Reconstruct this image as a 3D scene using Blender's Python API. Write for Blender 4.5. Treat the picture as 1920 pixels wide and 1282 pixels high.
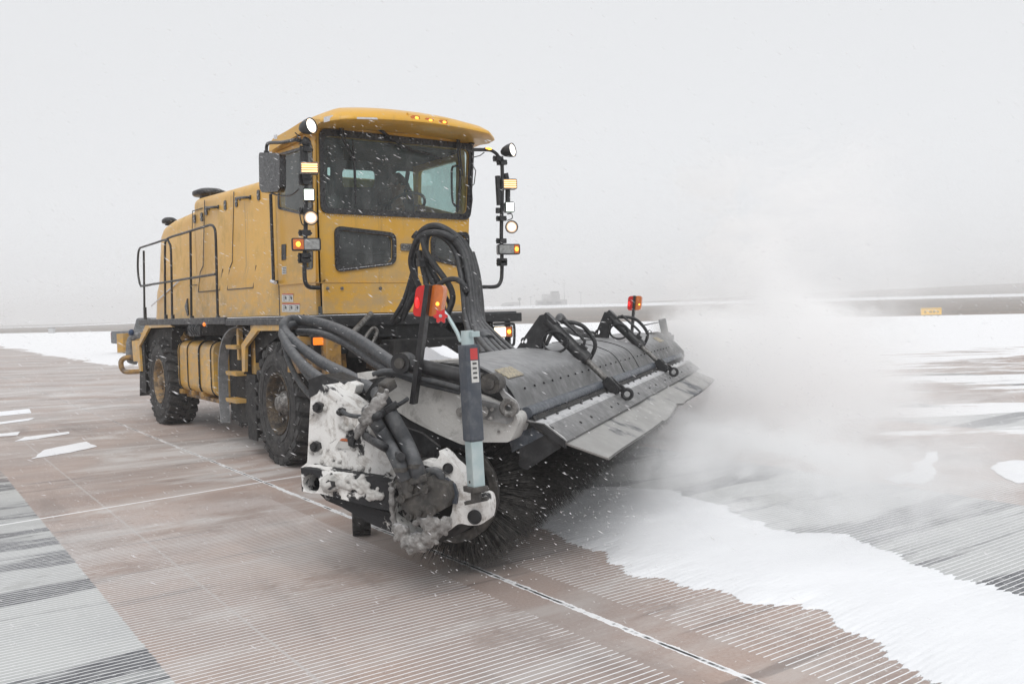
import bpy, bmesh, math, random
from mathutils import Vector, Matrix, noise
from mathutils.geometry import tessellate_polygon
random.seed(7)
SC = bpy.context.scene
for o in list(bpy.data.objects): bpy.data.objects.remove(o)
COL = SC.collection

# ------------------------------------------------------------------ camera
FPX = 1663.53
V = Vector((-0.81613753, 0.57692616, -0.03279846)); RR = Vector((0.57771857, 0.81587113, -0.02440403)); UU = Vector((-0.01267999, 0.03886532, 0.999164))
CP = Vector((0, 0, 1.6))
cd = bpy.data.cameras.new("camera"); cam = bpy.data.objects.new("camera", cd); COL.objects.link(cam)
cd.sensor_width = 36; cd.lens = FPX / 1920 * 36; cd.clip_start = 0.05; cd.clip_end = 20000
m = Matrix.Identity(4)
for i in range(3): m[i][0] = RR[i]; m[i][1] = UU[i]; m[i][2] = -V[i]; m[i][3] = CP[i]
cam.matrix_world = m
SC.camera = cam
# ------------------------------------------------------------------ world, sun, exposure
SUN_EL, SUN_AZ = math.radians(48), math.radians(200)
w = bpy.data.worlds.new("World"); SC.world = w; w.use_nodes = True
nt = w.node_tree; nt.nodes.clear()
sky = nt.nodes.new("ShaderNodeTexSky"); sky.sky_type = 'NISHITA'; sky.sun_disc = False
sky.sun_elevation = SUN_EL; sky.sun_rotation = SUN_AZ; sky.air_density = 1.0; sky.dust_density = 4.0
hsv = nt.nodes.new("ShaderNodeHueSaturation"); hsv.inputs['Saturation'].default_value = 0.12
mix = nt.nodes.new("ShaderNodeMix"); mix.data_type = 'RGBA'; mix.inputs['Factor'].default_value = 0.93
mix.inputs[7].default_value = (7.65, 7.78, 7.98, 1)          # the even cloud layer
bg = nt.nodes.new("ShaderNodeBackground"); bg.inputs['Strength'].default_value = 0.09
wo = nt.nodes.new("ShaderNodeOutputWorld")
nt.links.new(sky.outputs[0], hsv.inputs['Color']); nt.links.new(hsv.outputs[0], mix.inputs[6])
nt.links.new(mix.outputs[2], bg.inputs['Color']); nt.links.new(bg.outputs[0], wo.inputs['Surface'])
sl = bpy.data.lights.new("sun", 'SUN'); sl.energy = 1.3; sl.angle = math.radians(40); sl.color = (1, .99, .975)
so = bpy.data.objects.new("sun", sl); COL.objects.link(so)
sd = Vector((0.55, -0.35, 0.9)).normalized()
sky.sun_elevation = math.asin(sd.z); sky.sun_rotation = math.atan2(sd.x, sd.y)
so.rotation_euler = sd.to_track_quat('Z', 'Y').to_euler(); so.location = (0, 0, 30)
SC.view_settings.view_transform = 'Standard'; SC.view_settings.look = 'None'
SC.view_settings.exposure = 0.27; SC.view_settings.gamma = 1.0
SC.cycles.use_denoising = True
SC.cycles.max_bounces = 24; SC.cycles.diffuse_bounces = 4; SC.cycles.glossy_bounces = 4; SC.cycles.volume_bounces = 20; SC.cycles.transparent_max_bounces = 16
SC.cycles.volume_step_rate = 1.0; SC.cycles.volume_max_steps = 96
SC.cycles.sample_clamp_indirect = 8

# ------------------------------------------------------------------ pixel -> place on a known plane
def ray(px, py): return V + RR * ((px - 960) / FPX) - UU * ((py - 641) / FPX)
def on(px, py, ax, val):
    d = ray(px, py); return CP + d * ((val - CP[ax]) / d[ax])
def X(px, py, x): return on(px, py, 0, x)
def Y(px, py, y): return on(px, py, 1, y)
def Z(px, py, z): return on(px, py, 2, z)
def D(px, py, depth): return CP + ray(px, py) * depth
# broom frame: u along the brush, w forward of it, z up
BG = Vector((-4.615, 2.819, 0)); BA = Vector((-0.58557438, 0.81061868, 0)); BW = Vector((0.81061868, 0.58557438, 0))
ZU = Vector((0, 0, 1))
def B(u, w_, z): return BG + BA * u + BW * w_ + ZU * z
def E(px, py, u):
    d = ray(px, py); t = ((BG + BA * u) - CP).dot(BA) / d.dot(BA); return CP + d * t

# ------------------------------------------------------------------ materials
def newmat(name):
    mt = bpy.data.materials.new(name); mt.use_nodes = True; t = mt.node_tree
    return mt, t, t.nodes['Principled BSDF']
class N:
    def __init__(s, t): s.t = t
    def n(s, typ, **k):
        q = s.t.nodes.new(typ)
        for a, b in k.items(): setattr(q, a, b)
        return q
    def l(s, a, b): s.t.links.new(a, b)
    def coord(s, scale=(1, 1, 1), rot=(0, 0, 0)):
        c = s.n('ShaderNodeTexCoord'); mp = s.n('ShaderNodeMapping'); mp.inputs['Scale'].default_value = scale; mp.inputs['Rotation'].default_value = rot
        s.l(c.outputs['Object'], mp.inputs[0]); return mp.outputs[0]
    def noise(s, scale=5, detail=4, rough=.55, vec=None, dist=0):
        q = s.n('ShaderNodeTexNoise'); q.inputs['Scale'].default_value = scale; q.inputs['Detail'].default_value = detail
        q.inputs['Roughness'].default_value = rough; q.inputs['Distortion'].default_value = dist
        s.l(vec if vec is not None else s.coord(), q.inputs['Vector']); return q.outputs['Fac']
    def ramp(s, fac, a, b, va=0., vb=1.):
        q = s.n('ShaderNodeMapRange', interpolation_type='SMOOTHSTEP'); s.l(fac, q.inputs[0])
        q.inputs[1].default_value = a; q.inputs[2].default_value = b; q.inputs[3].default_value = va; q.inputs[4].default_value = vb; return q.outputs[0]
    def math(s, op, a, b=None, c=None, clamp=False):
        q = s.n('ShaderNodeMath', operation=op, use_clamp=clamp)
        for i, v in enumerate((a, b, c)):
            if v is None: continue
            if isinstance(v, (int, float)): q.inputs[i].default_value = v
            else: s.l(v, q.inputs[i])
        return q.outputs[0]
    def mix(s, f, a, b):
        q = s.n('ShaderNodeMix', data_type='RGBA')
        for i, v in ((0, f), (6, a), (7, b)):
            if isinstance(v, (int, float)): q.inputs[i].default_value = v
            elif isinstance(v, tuple): q.inputs[i].default_value = (*v, 1)
            else: s.l(v, q.inputs[i])
        return q.outputs[2]
    def bump(s, h, strength=.3, dist=.01):
        q = s.n('ShaderNodeBump'); q.inputs['Strength'].default_value = strength; q.inputs['Distance'].default_value = dist
        s.l(h, q.inputs['Height']); return q.outputs[0]

def mat(name, c1, c2=None, scale=6, lo=.4, hi=.65, rough=.55, metal=0., bump=.0, bscale=40, dust=0., dustc=(.55, .54, .52), streak=(1, 1, 1), dlo=.45, dhi=.7, up=0., coat=0.):
    mt, t, p = newmat(name); k = N(t)
    col = c1
    if c2: col = k.mix(k.ramp(k.noise(scale, 6, .6, k.coord(streak)), lo, hi), c1, c2)
    if dust:
        f = k.math('MULTIPLY', k.ramp(k.noise(scale * 2.3, 8, .65), dlo, dhi), dust)
        col = k.mix(f, col, dustc)
    if up:                                  # snow that settled on the faces that look up
        g = k.n('ShaderNodeNewGeometry'); sx = k.n('ShaderNodeSeparateXYZ'); k.l(g.outputs['Normal'], sx.inputs[0])
        f = k.math('MULTIPLY', k.ramp(k.math('ADD', sx.outputs[2], k.math('MULTIPLY', k.noise(22, 5), .5)), .85, 1.25), up)
        col = k.mix(f, col, (.8, .8, .82))
    if isinstance(col, tuple): p.inputs['Base Color'].default_value = (*col, 1)
    else: k.l(col, p.inputs['Base Color'])
    rv = k.ramp(k.noise(scale * 4, 4), .3, .7, max(.05, rough - .12), min(1, rough + .12)); k.l(rv, p.inputs['Roughness'])
    p.inputs['Metallic'].default_value = metal
    if coat: p.inputs['Coat Weight'].default_value = coat; p.inputs['Coat Roughness'].default_value = .25
    if bump: k.l(k.bump(k.noise(bscale, 6), bump, .01), p.inputs['Normal'])
    return mt
def emis(name, c, strength, base=None):
    mt, t, p = newmat(name)
    p.inputs['Base Color'].default_value = (*(base or c), 1); p.inputs['Emission Color'].default_value = (*c, 1)
    p.inputs['Emission Strength'].default_value = strength; p.inputs['Roughness'].default_value = .2; return mt
def yellow_paint():
    mt, t, p = newmat("yellow_paint"); k = N(t)
    base = k.mix(k.ramp(k.noise(1.3, 5, .6), .35, .7), (.66, .355, .035), (.72, .41, .06))
    runs = k.ramp(k.noise(1, 8, .7, k.coord((9, 9, .55))), .56, .72)
    base = k.mix(k.math('MULTIPLY', runs, .5), base, (.24, .15, .05))
    grime = k.ramp(k.noise(2.6, 9, .7), .46, .7)
    base = k.mix(k.math('MULTIPLY', grime, .46), base, (.40, .31, .19))
    c = k.n('ShaderNodeTexCoord'); sx = k.n('ShaderNodeSeparateXYZ'); k.l(c.outputs['Object'], sx.inputs[0])
    low = k.math('MULTIPLY', k.ramp(sx.outputs[2], 2.5, 1.55), k.ramp(k.noise(5, 8, .7, k.coord((1, 1, 2))), .35, .65))
    base = k.mix(k.math('MULTIPLY', low, .62), base, (.36, .29, .20))
    fine = k.ramp(k.noise(120, 3, .7), .60, .75)
    base = k.mix(k.math('MULTIPLY', fine, .25), base, (.16, .12, .07))
    k.l(base, p.inputs['Base Color']); k.l(k.ramp(grime, 0, 1, .34, .62), p.inputs['Roughness'])
    k.l(k.bump(k.noise(30, 6), .06, .01), p.inputs['Normal']); return mt
def snowy(name, under, lo, hi, scale=7, snowc=(.78, .77, .75), stain=(.42, .39, .36)):
    mt, t, p = newmat(name); k = N(t)
    s = k.mix(k.ramp(k.noise(8, 9, .75, k.coord((1, 1, 1)), .5), .47, .68), snowc, stain)
    f = k.ramp(k.noise(scale, 9, .62, None, .4), lo, hi)
    k.l(k.mix(f, s, under), p.inputs['Base Color']); p.inputs['Roughness'].default_value = .8
    h = k.math('SUBTRACT', 1.0, f); h = k.math('ADD', h, k.math('MULTIPLY', k.noise(60, 5), .3))
    k.l(k.bump(h, .8, .012), p.inputs['Normal']); return mt
M = {}
M['yellow'] = yellow_paint()
M['yellow_dirty'] = mat("dirty_yellow_steel", (.36, .20, .045), (.12, .08, .05), 5, .42, .62, .6, 0, .25, 30, .55, (.30, .26, .22))
M['black'] = mat("black_steel", (.010, .010, .011), (.022, .022, .024), 8, .4, .7, .42, 0, .12, 50, .35, (.07, .07, .072))
M['blackgloss'] = mat("black_plastic", (.012, .012, .014), (.03, .03, .032), 10, .4, .7, .32, 0, .03, 60, .12, (.10, .10, .10))
M['deck'] = mat("dark_grey_deck_steel", (.022, .024, .027), (.045, .048, .052), 6, .4, .65, .5, .1, .15, 40, .4, (.12, .12, .125), up=.4)
M['under'] = mat("sooty_underframe", (.012, .012, .013), (.035, .033, .032), 7, .4, .65, .8, 0, .5, 25, .35, (.04, .038, .036))
M['rubber'] = mat("tyre_rubber", (.022, .022, .023), (.045, .043, .042), 9, .4, .65, .85, 0, .35, 60, .7, (.085, .083, .082), dlo=.35, dhi=.75)
M['guard'] = mat("grey_rubber_guard", (.14, .145, .15), (.22, .225, .235), 5, .4, .65, .7, 0, .2, 40, .5, (.34, .34, .35))
M['hose'] = mat("hose_rubber", (.016, .017, .019), (.030, .031, .034), 10, .4, .65, .5, 0, .25, 90, .5, (.075, .075, .078), up=.10)
M['sleeve'] = mat("hose_sleeve", (.040, .043, .048), (.065, .068, .073), 8, .35, .7, .7, 0, .3, 120, .5, (.12, .118, .115), up=.10)
M['rim'] = mat("dirty_brown_rim", (.085, .06, .035), (.035, .03, .027), 12, .4, .6, .7, .2, .3, 40, .6, (.16, .13, .10))
M['rim2'] = mat("rusty_yellow_rim", (.30, .19, .08), (.12, .09, .06), 12, .4, .6, .7, .1, .3, 40, .6, (.26, .22, .18))
M['hub'] = mat("hub_steel", (.10, .095, .09), (.2, .19, .18), 20, .4, .6, .5, .5, .2, 60, .4)
M['hood'] = mat("frosted_steel_hood", (.085, .086, .086), (.125, .126, .127), 3, .35, .7, .5, .2, .10, 60, .5, (.22, .22, .222), up=.22)
M['flap'] = mat("frosted_rubber_flap", (.30, .295, .285), (.085, .09, .10), 1.6, .52, .60, .6, .1, .15, 50, .5, (.44, .43, .41), streak=(1, 1, 1))
M['facet'] = mat("grey_deflector_steel", (.12, .12, .12), (.17, .168, .165), 3, .4, .65, .5, .3, .12, 50, .5, (.24, .235, .23), up=.12)
M['plate'] = mat("galvanised_plate", (.20, .20, .20), (.34, .335, .33), 4, .4, .65, .5, .3, .15, 50, .7, (.46, .455, .45), up=.5)
M['snowplate'] = snowy("snow_plastered_steel", (.03, .03, .032), .585, .635, 5.5, (.74, .73, .71), (.36, .33, .30))
M['snowplate2'] = snowy("half_iced_black_steel", (.018, .018, .02), .47, .51, 5)
M['snowgrey'] = snowy("frosted_end_housing", (.10, .10, .10), .62, .74, 4, (.50, .49, .47), (.30, .29, .275))
M['ice'] = mat("dirty_ice", (.12, .115, .11), (.26, .25, .24), 9, .35, .65, .75, 0, .9, 70, .7, (.42, .41, .40), up=.35)
M['motor'] = mat("motor_casting", (.040, .038, .036), (.075, .068, .06), 12, .4, .65, .55, .1, .4, 40, .45, (.15, .14, .13))
M['jackdark'] = mat("blue_grey_tube", (.055, .065, .082), (.085, .095, .11), 7, .4, .7, .45, .1, .1, 60, .35, (.2, .2, .21))
M['zinc'] = mat("zinc_tube", (.42, .52, .53), (.55, .62, .62), 9, .35, .7, .4, .55, .08, 60)
M['chrome'] = mat("worn_chrome", (.5, .5, .5), (.3, .3, .3), 20, .4, .7, .3, .9)
M['redplastic'] = mat("red_plastic", (.55, .02, .02), None, rough=.35)
M['whitesticker'] = mat("label_white", (.62, .62, .60), (.5, .5, .48), 40, rough=.5)
M['redsticker'] = mat("label_red", (.5, .05, .05), None, rough=.5)
M['ink'] = mat("label_ink", (.06, .06, .06), None, rough=.6)
M['sticker2'] = mat("worn_tan_label", (.42, .36, .24), (.22, .2, .17), 60, .4, .6, rough=.6)
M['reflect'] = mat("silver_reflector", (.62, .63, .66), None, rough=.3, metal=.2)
M['bristle'] = mat("brush_bristle", (.022, .021, .020), (.075, .07, .065), 30, .4, .6, .85, 0, .2, 80)
M['interior'] = mat("cab_interior", (.04, .046, .048), (.06, .066, .068), 5, rough=.8)
M['seat'] = mat("brown_seat_cloth", (.10, .065, .055), (.07, .05, .045), 9, rough=.9)
M['skin'] = mat("skin", (.34, .19, .13), (.28, .15, .10), 20, rough=.5)
M['jacket'] = mat("navy_jacket", (.02, .024, .035), (.03, .034, .045), 8, rough=.85, bump=.3)
M['hair'] = mat("short_dark_hair", (.03, .022, .018), (.05, .04, .03), 60, rough=.8, bump=.6, bscale=150)
M['lamp'] = emis("lit_white_lamp", (1, .97, .88), 2.2)
M['lampglow'] = emis("lit_lamp_reflector", (1, .62, .36), .42, (.5, .42, .34))
M['lampled'] = emis("lit_cool_led", (.84, 1, .86), 2.2)
M['lampwarm'] = emis("lit_warm_lamp", (1, .80, .58), 1.25)
M['lampamber_bar'] = emis("lit_striped_lamp", (1, .66, .28), 1.5)
M['amber'] = emis("lit_amber_lens", (1, .22, .01), .7, (.8, .2, .02))
M['amberhot'] = emis("lit_amber_core", (1, .42, .04), 2.6)
M['orange'] = mat("orange_lens", (.62, .16, .02), (.5, .12, .02), 12, rough=.15, coat=.5)
M['red'] = emis("lit_red_lens", (.9, .012, .006), .06, (.50, .012, .010))
M['redhot'] = emis("lit_red_core", (1, .03, .03), .8)
M['lensgrey'] = mat("unlit_lens", (.30, .31, .30), (.2, .2, .2), 30, rough=.25, coat=.5)
M['thinsnow'] = None
M['snow'] = mat("fresh_snow", (.82, .83, .85), (.78, .79, .82), 3, rough=.9, bump=.15, bscale=18)
mt, t, p = newmat("snow_flake"); k = N(t)
df = k.n('ShaderNodeBsdfDiffuse'); df.inputs[0].default_value = (.95, .95, .96, 1); tl_ = k.n('ShaderNodeBsdfTranslucent'); tl_.inputs[0].default_value = (.95, .95, .96, 1); tr = k.n('ShaderNodeBsdfTransparent')
mx = k.n('ShaderNodeMixShader'); mx.inputs[0].default_value = .5; k.l(df.outputs[0], mx.inputs[1]); k.l(tl_.outputs[0], mx.inputs[2]); m2 = k.n('ShaderNodeMixShader'); m2.inputs[0].default_value = .62; k.l(tr.outputs[0], m2.inputs[1]); k.l(mx.outputs[0], m2.inputs[2]); k.l(m2.outputs[0], t.nodes['Material Output'].inputs[0]); M['flake'] = mt
def thin_snow():
    mt, t, p = newmat("powder_snow"); k = N(t)
    c = k.n('ShaderNodeTexCoord'); sx = k.n('ShaderNodeSeparateXYZ'); k.l(c.outputs['Object'], sx.inputs[0])
    sh = k.ramp(k.noise(1.2, 6, .6, k.coord((1, .5, 1))), .35, .65); k.l(k.mix(sh, (.84, .85, .87), (.79, .80, .82)), p.inputs['Base Color']); p.inputs['Roughness'].default_value = .95
    hgt_ = k.math('ADD', k.math('MULTIPLY', k.noise(3, 5, .6, k.coord((1, .5, 1))), 1.2), k.math('ADD', k.math('MULTIPLY', k.noise(45, 5, .75), .5), k.math('MULTIPLY', k.noise(9, 4, .6, k.coord((3, .4, 1))), .5)))
    k.l(k.bump(hgt_, .5, .02), p.inputs['Normal'])
    nz = k.math('ADD', k.math('MULTIPLY', k.noise(70, 4, .75, k.coord((1, .45, 1))), .010), k.math('MULTIPLY', k.noise(14, 4, .7, k.coord((1, .35, 1))), .010))
    al = k.ramp(k.math('SUBTRACT', sx.outputs[2], nz), -.0108, -.0085)
    tr = k.n('ShaderNodeBsdfTransparent'); mx = k.n('ShaderNodeMixShader'); k.l(al, mx.inputs[0]); k.l(tr.outputs[0], mx.inputs[1]); k.l(p.outputs[0], mx.inputs[2]); k.l(mx.outputs[0], t.nodes['Material Output'].inputs[0]); return mt
M['thinsnow'] = thin_snow()
def glass(name, tint, refl=.5, film=(.07, .26)):
    mt, t, p = newmat(name); k = N(t)
    tr = k.n('ShaderNodeBsdfTransparent'); tr.inputs[0].default_value = (*tint, 1)
    gl = k.n('ShaderNodeBsdfGlossy'); gl.inputs[0].default_value = (.9, .95, .95, 1); gl.inputs['Roughness'].default_value = .08
    fr = k.n('ShaderNodeFresnel'); fr.inputs[0].default_value = 1.45
    f = k.math('MULTIPLY', fr.outputs[0], refl, None, True)
    # a thin uneven pale film over the pane, stronger on the door
    df = k.n('ShaderNodeBsdfDiffuse'); df.inputs[0].default_value = (.5, .52, .52, 1)
    mx = k.n('ShaderNodeMixShader'); k.l(f, mx.inputs[0]); k.l(tr.outputs[0], mx.inputs[1]); k.l(gl.outputs[0], mx.inputs[2])
    m2 = k.n('ShaderNodeMixShader'); k.l(k.ramp(k.noise(7, 8, .7, k.coord((1, 1, .5))), .35, .8, *film), m2.inputs[0]); k.l(mx.outputs[0], m2.inputs[1]); k.l(df.outputs[0], m2.inputs[2])
    k.l(m2.outputs[0], t.nodes['Material Output'].inputs[0]); return mt
M['glass'] = glass("windshield_glass", (.56, .70, .68))
M['glassdoor'] = glass("pale_film_door_glass", (.75, .88, .86), .5, (.22, .42))
M['glassdark'] = glass("tinted_glass", (.30, .38, .37), .7)
M['glassfar'] = glass("green_side_glass", (.80, .97, .94), .3)

# ------------------------------------------------------------------ mesh builder
class MB:
    def __init__(s): s.v = []; s.f = []; s.sm = []
    def add(s, vs, fs, smooth=False):
        b = len(s.v); s.v += [Vector(v) for v in vs]; s.f += [tuple(i + b for i in f) for f in fs]; s.sm += [smooth] * len(fs); return s
    def box(s, c, size, ax=None):
        c = Vector(c); ax = ax or (Vector((1, 0, 0)), Vector((0, 1, 0)), ZU)
        h = [x / 2 for x in size]
        vs = [c + ax[0] * (i * h[0]) + ax[1] * (j * h[1]) + ax[2] * (k * h[2]) for i in (-1, 1) for j in (-1, 1) for k in (-1, 1)]
        return s.add(vs, [(0, 1, 3, 2), (4, 6, 7, 5), (0, 4, 5, 1), (2, 3, 7, 6), (0, 2, 6, 4), (1, 5, 7, 3)])
    def bb(s, a, b):
        a = Vector(a); b = Vector(b); return s.box((a + b) / 2, [abs(b[i] - a[i]) for i in range(3)])
    def beam(s, p, q, wd, ht, up=ZU):
        p = Vector(p); q = Vector(q); d = (q - p).normalized(); sd_ = d.cross(up).normalized(); u2 = sd_.cross(d)
        return s.box((p + q) / 2, ((q - p).length, wd, ht), (d, sd_, u2))
    def tube(s, pts, r, n=10, smooth=True, cap=True, flat=1.0):
        pts = [Vector(p) for p in pts]; rs = r if isinstance(r, (list, tuple)) else [r] * len(pts)
        ref = None; rings = []
        for i, p in enumerate(pts):
            d = (pts[min(i + 1, len(pts) - 1)] - pts[max(i - 1, 0)]).normalized()
            if ref is None: ref = d.orthogonal().normalized()
            ref = (ref - d * ref.dot(d)).normalized(); b2 = d.cross(ref)
            rings.append([p + (ref * math.cos(2 * math.pi * k / n) + b2 * math.sin(2 * math.pi * k / n) * flat) * rs[i] for k in range(n)])
        vs = [v for rg in rings for v in rg]; fs = []
        for i in range(len(pts) - 1):
            for k in range(n): fs.append((i * n + k, i * n + (k + 1) % n, (i + 1) * n + (k + 1) % n, (i + 1) * n + k))
        s.add(vs, fs, smooth)
        if cap:
            s.add(rings[0], [tuple(range(n))[::-1]]); s.add(rings[-1], [tuple(range(n))])
        return s
    def cyl(s, p, q, r, n=20, r2=None): return s.tube([p, q], [r, r if r2 is None else r2], n, True)
    def lathe(s, c, axis, prof, n=48, smooth=True):
        c = Vector(c); axis = Vector(axis).normalized(); a = axis.orthogonal().normalized(); b = axis.cross(a); m_ = len(prof)
        vs = [c + axis * h + (a * math.cos(2 * math.pi * k / n) + b * math.sin(2 * math.pi * k / n)) * r for k in range(n) for (h, r) in prof]
        fs = [(k * m_ + i, ((k + 1) % n) * m_ + i, ((k + 1) % n) * m_ + i + 1, k * m_ + i + 1) for k in range(n) for i in range(m_ - 1)]
        return s.add(vs, fs, smooth)
    def panel(s, outer, holes, thick):
        """flat plate with holes; thick = extrusion vector from the given face"""
        loops = [[Vector(p) for p in outer]] + [[Vector(p) for p in h] for h in holes]
        flat = [p for l in loops for p in l]; tris = tessellate_polygon(loops); n = len(flat); thick = Vector(thick)
        s.add(flat, [tuple(t) for t in tris]); s.add([p + thick for p in flat], [tuple(t)[::-1] for t in tris])
        for l in loops:
            k = len(l); s.add(l + [p + thick for p in l], [(i, (i + 1) % k, k + (i + 1) % k, k + i) for i in range(k)])
        return s
    def strip(s, rows, smooth=True):
        m_ = len(rows[0]); vs = [p for r in rows for p in r]
        return s.add(vs, [(i * m_ + j, (i + 1) * m_ + j, (i + 1) * m_ + j + 1, i * m_ + j + 1) for i in range(len(rows) - 1) for j in range(m_ - 1)], smooth)
    def blob(s, c, r, n=8, jit=.25, sq=(1, 1, 1)):
        c = Vector(c); vs = []; fs = []
        for i in range(n + 1):
            for j in range(n * 2):
                th = math.pi * i / n; ph = math.pi * j / n
                d = Vector((math.sin(th) * math.cos(ph), math.sin(th) * math.sin(ph), math.cos(th)))
                rr = r * (1 + jit * noise.noise(d * 2.3 + c * 9)); vs.append(c + Vector([d[q] * rr * sq[q] for q in range(3)]))
        for i in range(n):
            for j in range(n * 2): fs.append((i * 2 * n + j, (i + 1) * 2 * n + j, (i + 1) * 2 * n + (j + 1) % (2 * n), i * 2 * n + (j + 1) % (2 * n)))
        return s.add(vs, fs, True)

def islands(mb, near=.05):
    par = list(range(len(mb.v)))
    def f(i):
        while par[i] != i: par[i] = par[par[i]]; i = par[i]
        return i
    for q in mb.f:
        for j in q[1:]: par[f(j)] = f(q[0])
    g = {}
    for i, v in enumerate(mb.v): g.setdefault(f(i), []).append(i)
    cs = []
    for ids in g.values():
        c = sum((mb.v[i] for i in ids), Vector()) / len(ids)
        for e in cs:
            if (e[0] - c).length < near: e[1] += ids; break
        else: cs.append([c, list(ids)])
    out = []
    for c, ids in cs:
        mp = {i: n for n, i in enumerate(ids)}; m2 = MB(); m2.v = [mb.v[i] for i in ids]
        for q, s_ in zip(mb.f, mb.sm):
            if q[0] in mp: m2.f.append(tuple(mp[j] for j in q)); m2.sm.append(s_)
        out.append(m2)
    return out
def scatter(name, mb, mt, parent, near=.05, bevel=0): return [obj(name, m2, mt, parent, bevel) for m2 in islands(mb, near)]

def spline(pts, k=8):
    pts = [Vector(p) for p in pts]; out = []
    for i in range(len(pts) - 1):
        p0 = pts[max(i - 1, 0)]; p1 = pts[i]; p2 = pts[i + 1]; p3 = pts[min(i + 2, len(pts) - 1)]
        for j in range(k):
            t = j / k; out.append(.5 * ((2 * p1) + (p2 - p0) * t + (2 * p0 - 5 * p1 + 4 * p2 - p3) * t * t + (3 * p1 - p0 - 3 * p2 + p3) * t ** 3))
    out.append(pts[-1]); return out
def rnd(pts, r, k=5):
    """round the corners of a polygon"""
    pts = [Vector(p) for p in pts]; out = []; n = len(pts)
    for i in range(n):
        p = pts[i]; a = pts[i - 1] - p; b = pts[(i + 1) % n] - p; rr = min(r, a.length * .45, b.length * .45)
        a = p + a.normalized() * rr; b = p + b.normalized() * rr
        for j in range(k + 1):
            t = j / k; out.append(a * (1 - t) ** 2 + p * 2 * t * (1 - t) + b * t * t)
    return out
def inset(pts, d, nrm):
    pts = [Vector(p) for p in pts]; c = sum(pts, Vector()) / len(pts); out = []
    for p in pts:
        q = c - p; l = q.length; out.append(p + q / l * min(d * 1.2, l * .9))
    return out

def tag(o, label=None, cat=None, group=None, kind=None):
    if label: o['label'] = label
    if cat: o['category'] = cat
    if group: o['group'] = group
    if kind: o['kind'] = kind
    return o
def root_of(o):
    while o.parent: o = o.parent
    return o
def obj(name, mb, mt, parent=None, bevel=0, seg=2, label=None):
    me = bpy.data.meshes.new(name); org = Vector(root_of(parent).location) if parent else Vector()
    me.from_pydata([v - org for v in mb.v], [], mb.f); me.update()
    bm = bmesh.new(); bm.from_mesh(me); bmesh.ops.recalc_face_normals(bm, faces=bm.faces); bm.to_mesh(me); bm.free()
    me.polygons.foreach_set('use_smooth', mb.sm)
    me.materials.append(M[mt] if isinstance(mt, str) else mt)
    o = bpy.data.objects.new(name, me); COL.objects.link(o)
    if parent: o.parent = parent
    if bevel:
        b = o.modifiers.new('bevel', 'BEVEL'); b.width = bevel; b.segments = seg; b.limit_method = 'ANGLE'; b.angle_limit = math.radians(40)
    if label: o['label'] = label
    return o
def thing(name, label, cat, loc, group=None):
    o = bpy.data.objects.new(name, None); COL.objects.link(o); o.location = loc; o.empty_display_size = .3
    return tag(o, label, cat, group)
def text(name, body, size, origin, right, up, mt, parent, depth=.004):
    cu = bpy.data.curves.new(name, 'FONT'); cu.body = body; cu.size = size; cu.extrude = depth / 2
    t = bpy.data.objects.new('tmp', cu); COL.objects.link(t); bpy.context.view_layer.update()
    me = bpy.data.meshes.new_from_object(t.evaluated_get(bpy.context.evaluated_depsgraph_get()))
    bpy.data.objects.remove(t); right = Vector(right).normalized(); up = Vector(up).normalized(); nn = right.cross(up)
    org = Vector(root_of(parent).location) if parent else Vector()
    for v in me.vertices: v.co = Vector(origin) + right * v.co.x + up * v.co.y + nn * v.co.z - org
    me.materials.clear(); me.materials.append(M[mt]); o = bpy.data.objects.new(name, me); COL.objects.link(o)
    if parent: o.parent = parent
    return o
# ------------------------------------------------------------------ the setting: ground sheets
R0 = Vector((math.sin(0.6153406), math.cos(0.6153406), 0)); V0 = Vector((-math.cos(0.6153406), math.sin(0.6153406), 0))
def lerp_t(x, tab):
    if x <= tab[0][0]: return tab[0][1]
    for (a, b), (c, d) in zip(tab, tab[1:]):
        if x <= c: return b + (d - b) * (x - a) / (c - a)
    return tab[-1][1]
def t_edge(px): return lerp_t(px, [(-3000, 190), (0, 176), (980, 126), (1920, 106), (5000, 95)])
def rise(px): return lerp_t(px, [(100, .12), (500, .55), (900, 1), (4000, 1.05)])
HILL = [(-3000, 0.5), (300, 1), (900, 9), (1100, 12), (1400, 21), (1740, 29), (1920, 33), (5000, 38)]
def hgt(t, px):
    te = t_edge(px)
    if t <= te: return 0.
    r = rise(px)
    if t <= 400: return r * 3.3 * (t - te) / (400 - te)
    if t <= 440: return r * (3.3 + 1.6 * (t - 400) / 40)
    hb = lerp_t(px, HILL) / 1663 * 900 + 1.0
    k = min(1, (t - 440) / 460); k = k * k * (3 - 2 * k)
    return r * 4.9 + (max(hb - r * 4.9, 0)) * k + (0 if t < 900 else -(t - 900) * .001)
def sheet(name, rows, mt, kind='structure', label=None):
    pxs = [-2600, -1800, -1200, -700, -350, -100, 0, 100, 200, 300, 400, 500, 600, 700, 800, 900, 1000, 1100, 1200, 1300, 1400, 1500, 1600, 1700, 1800, 1920, 2100, 2400, 2900, 3600, 4500]
    g = []
    for f in rows:
        r = []
        for px in pxs:
            t = f(px); s_ = (px - 960) / 1663.5 * max(t, 45); r.append(V0 * t + R0 * s_ + ZU * (hgt(t, px) if t > 60 else 0))
        g.append(r)
    o = obj(name, MB().strip(g), mt); tag(o, label, None, None, kind); return o

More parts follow.
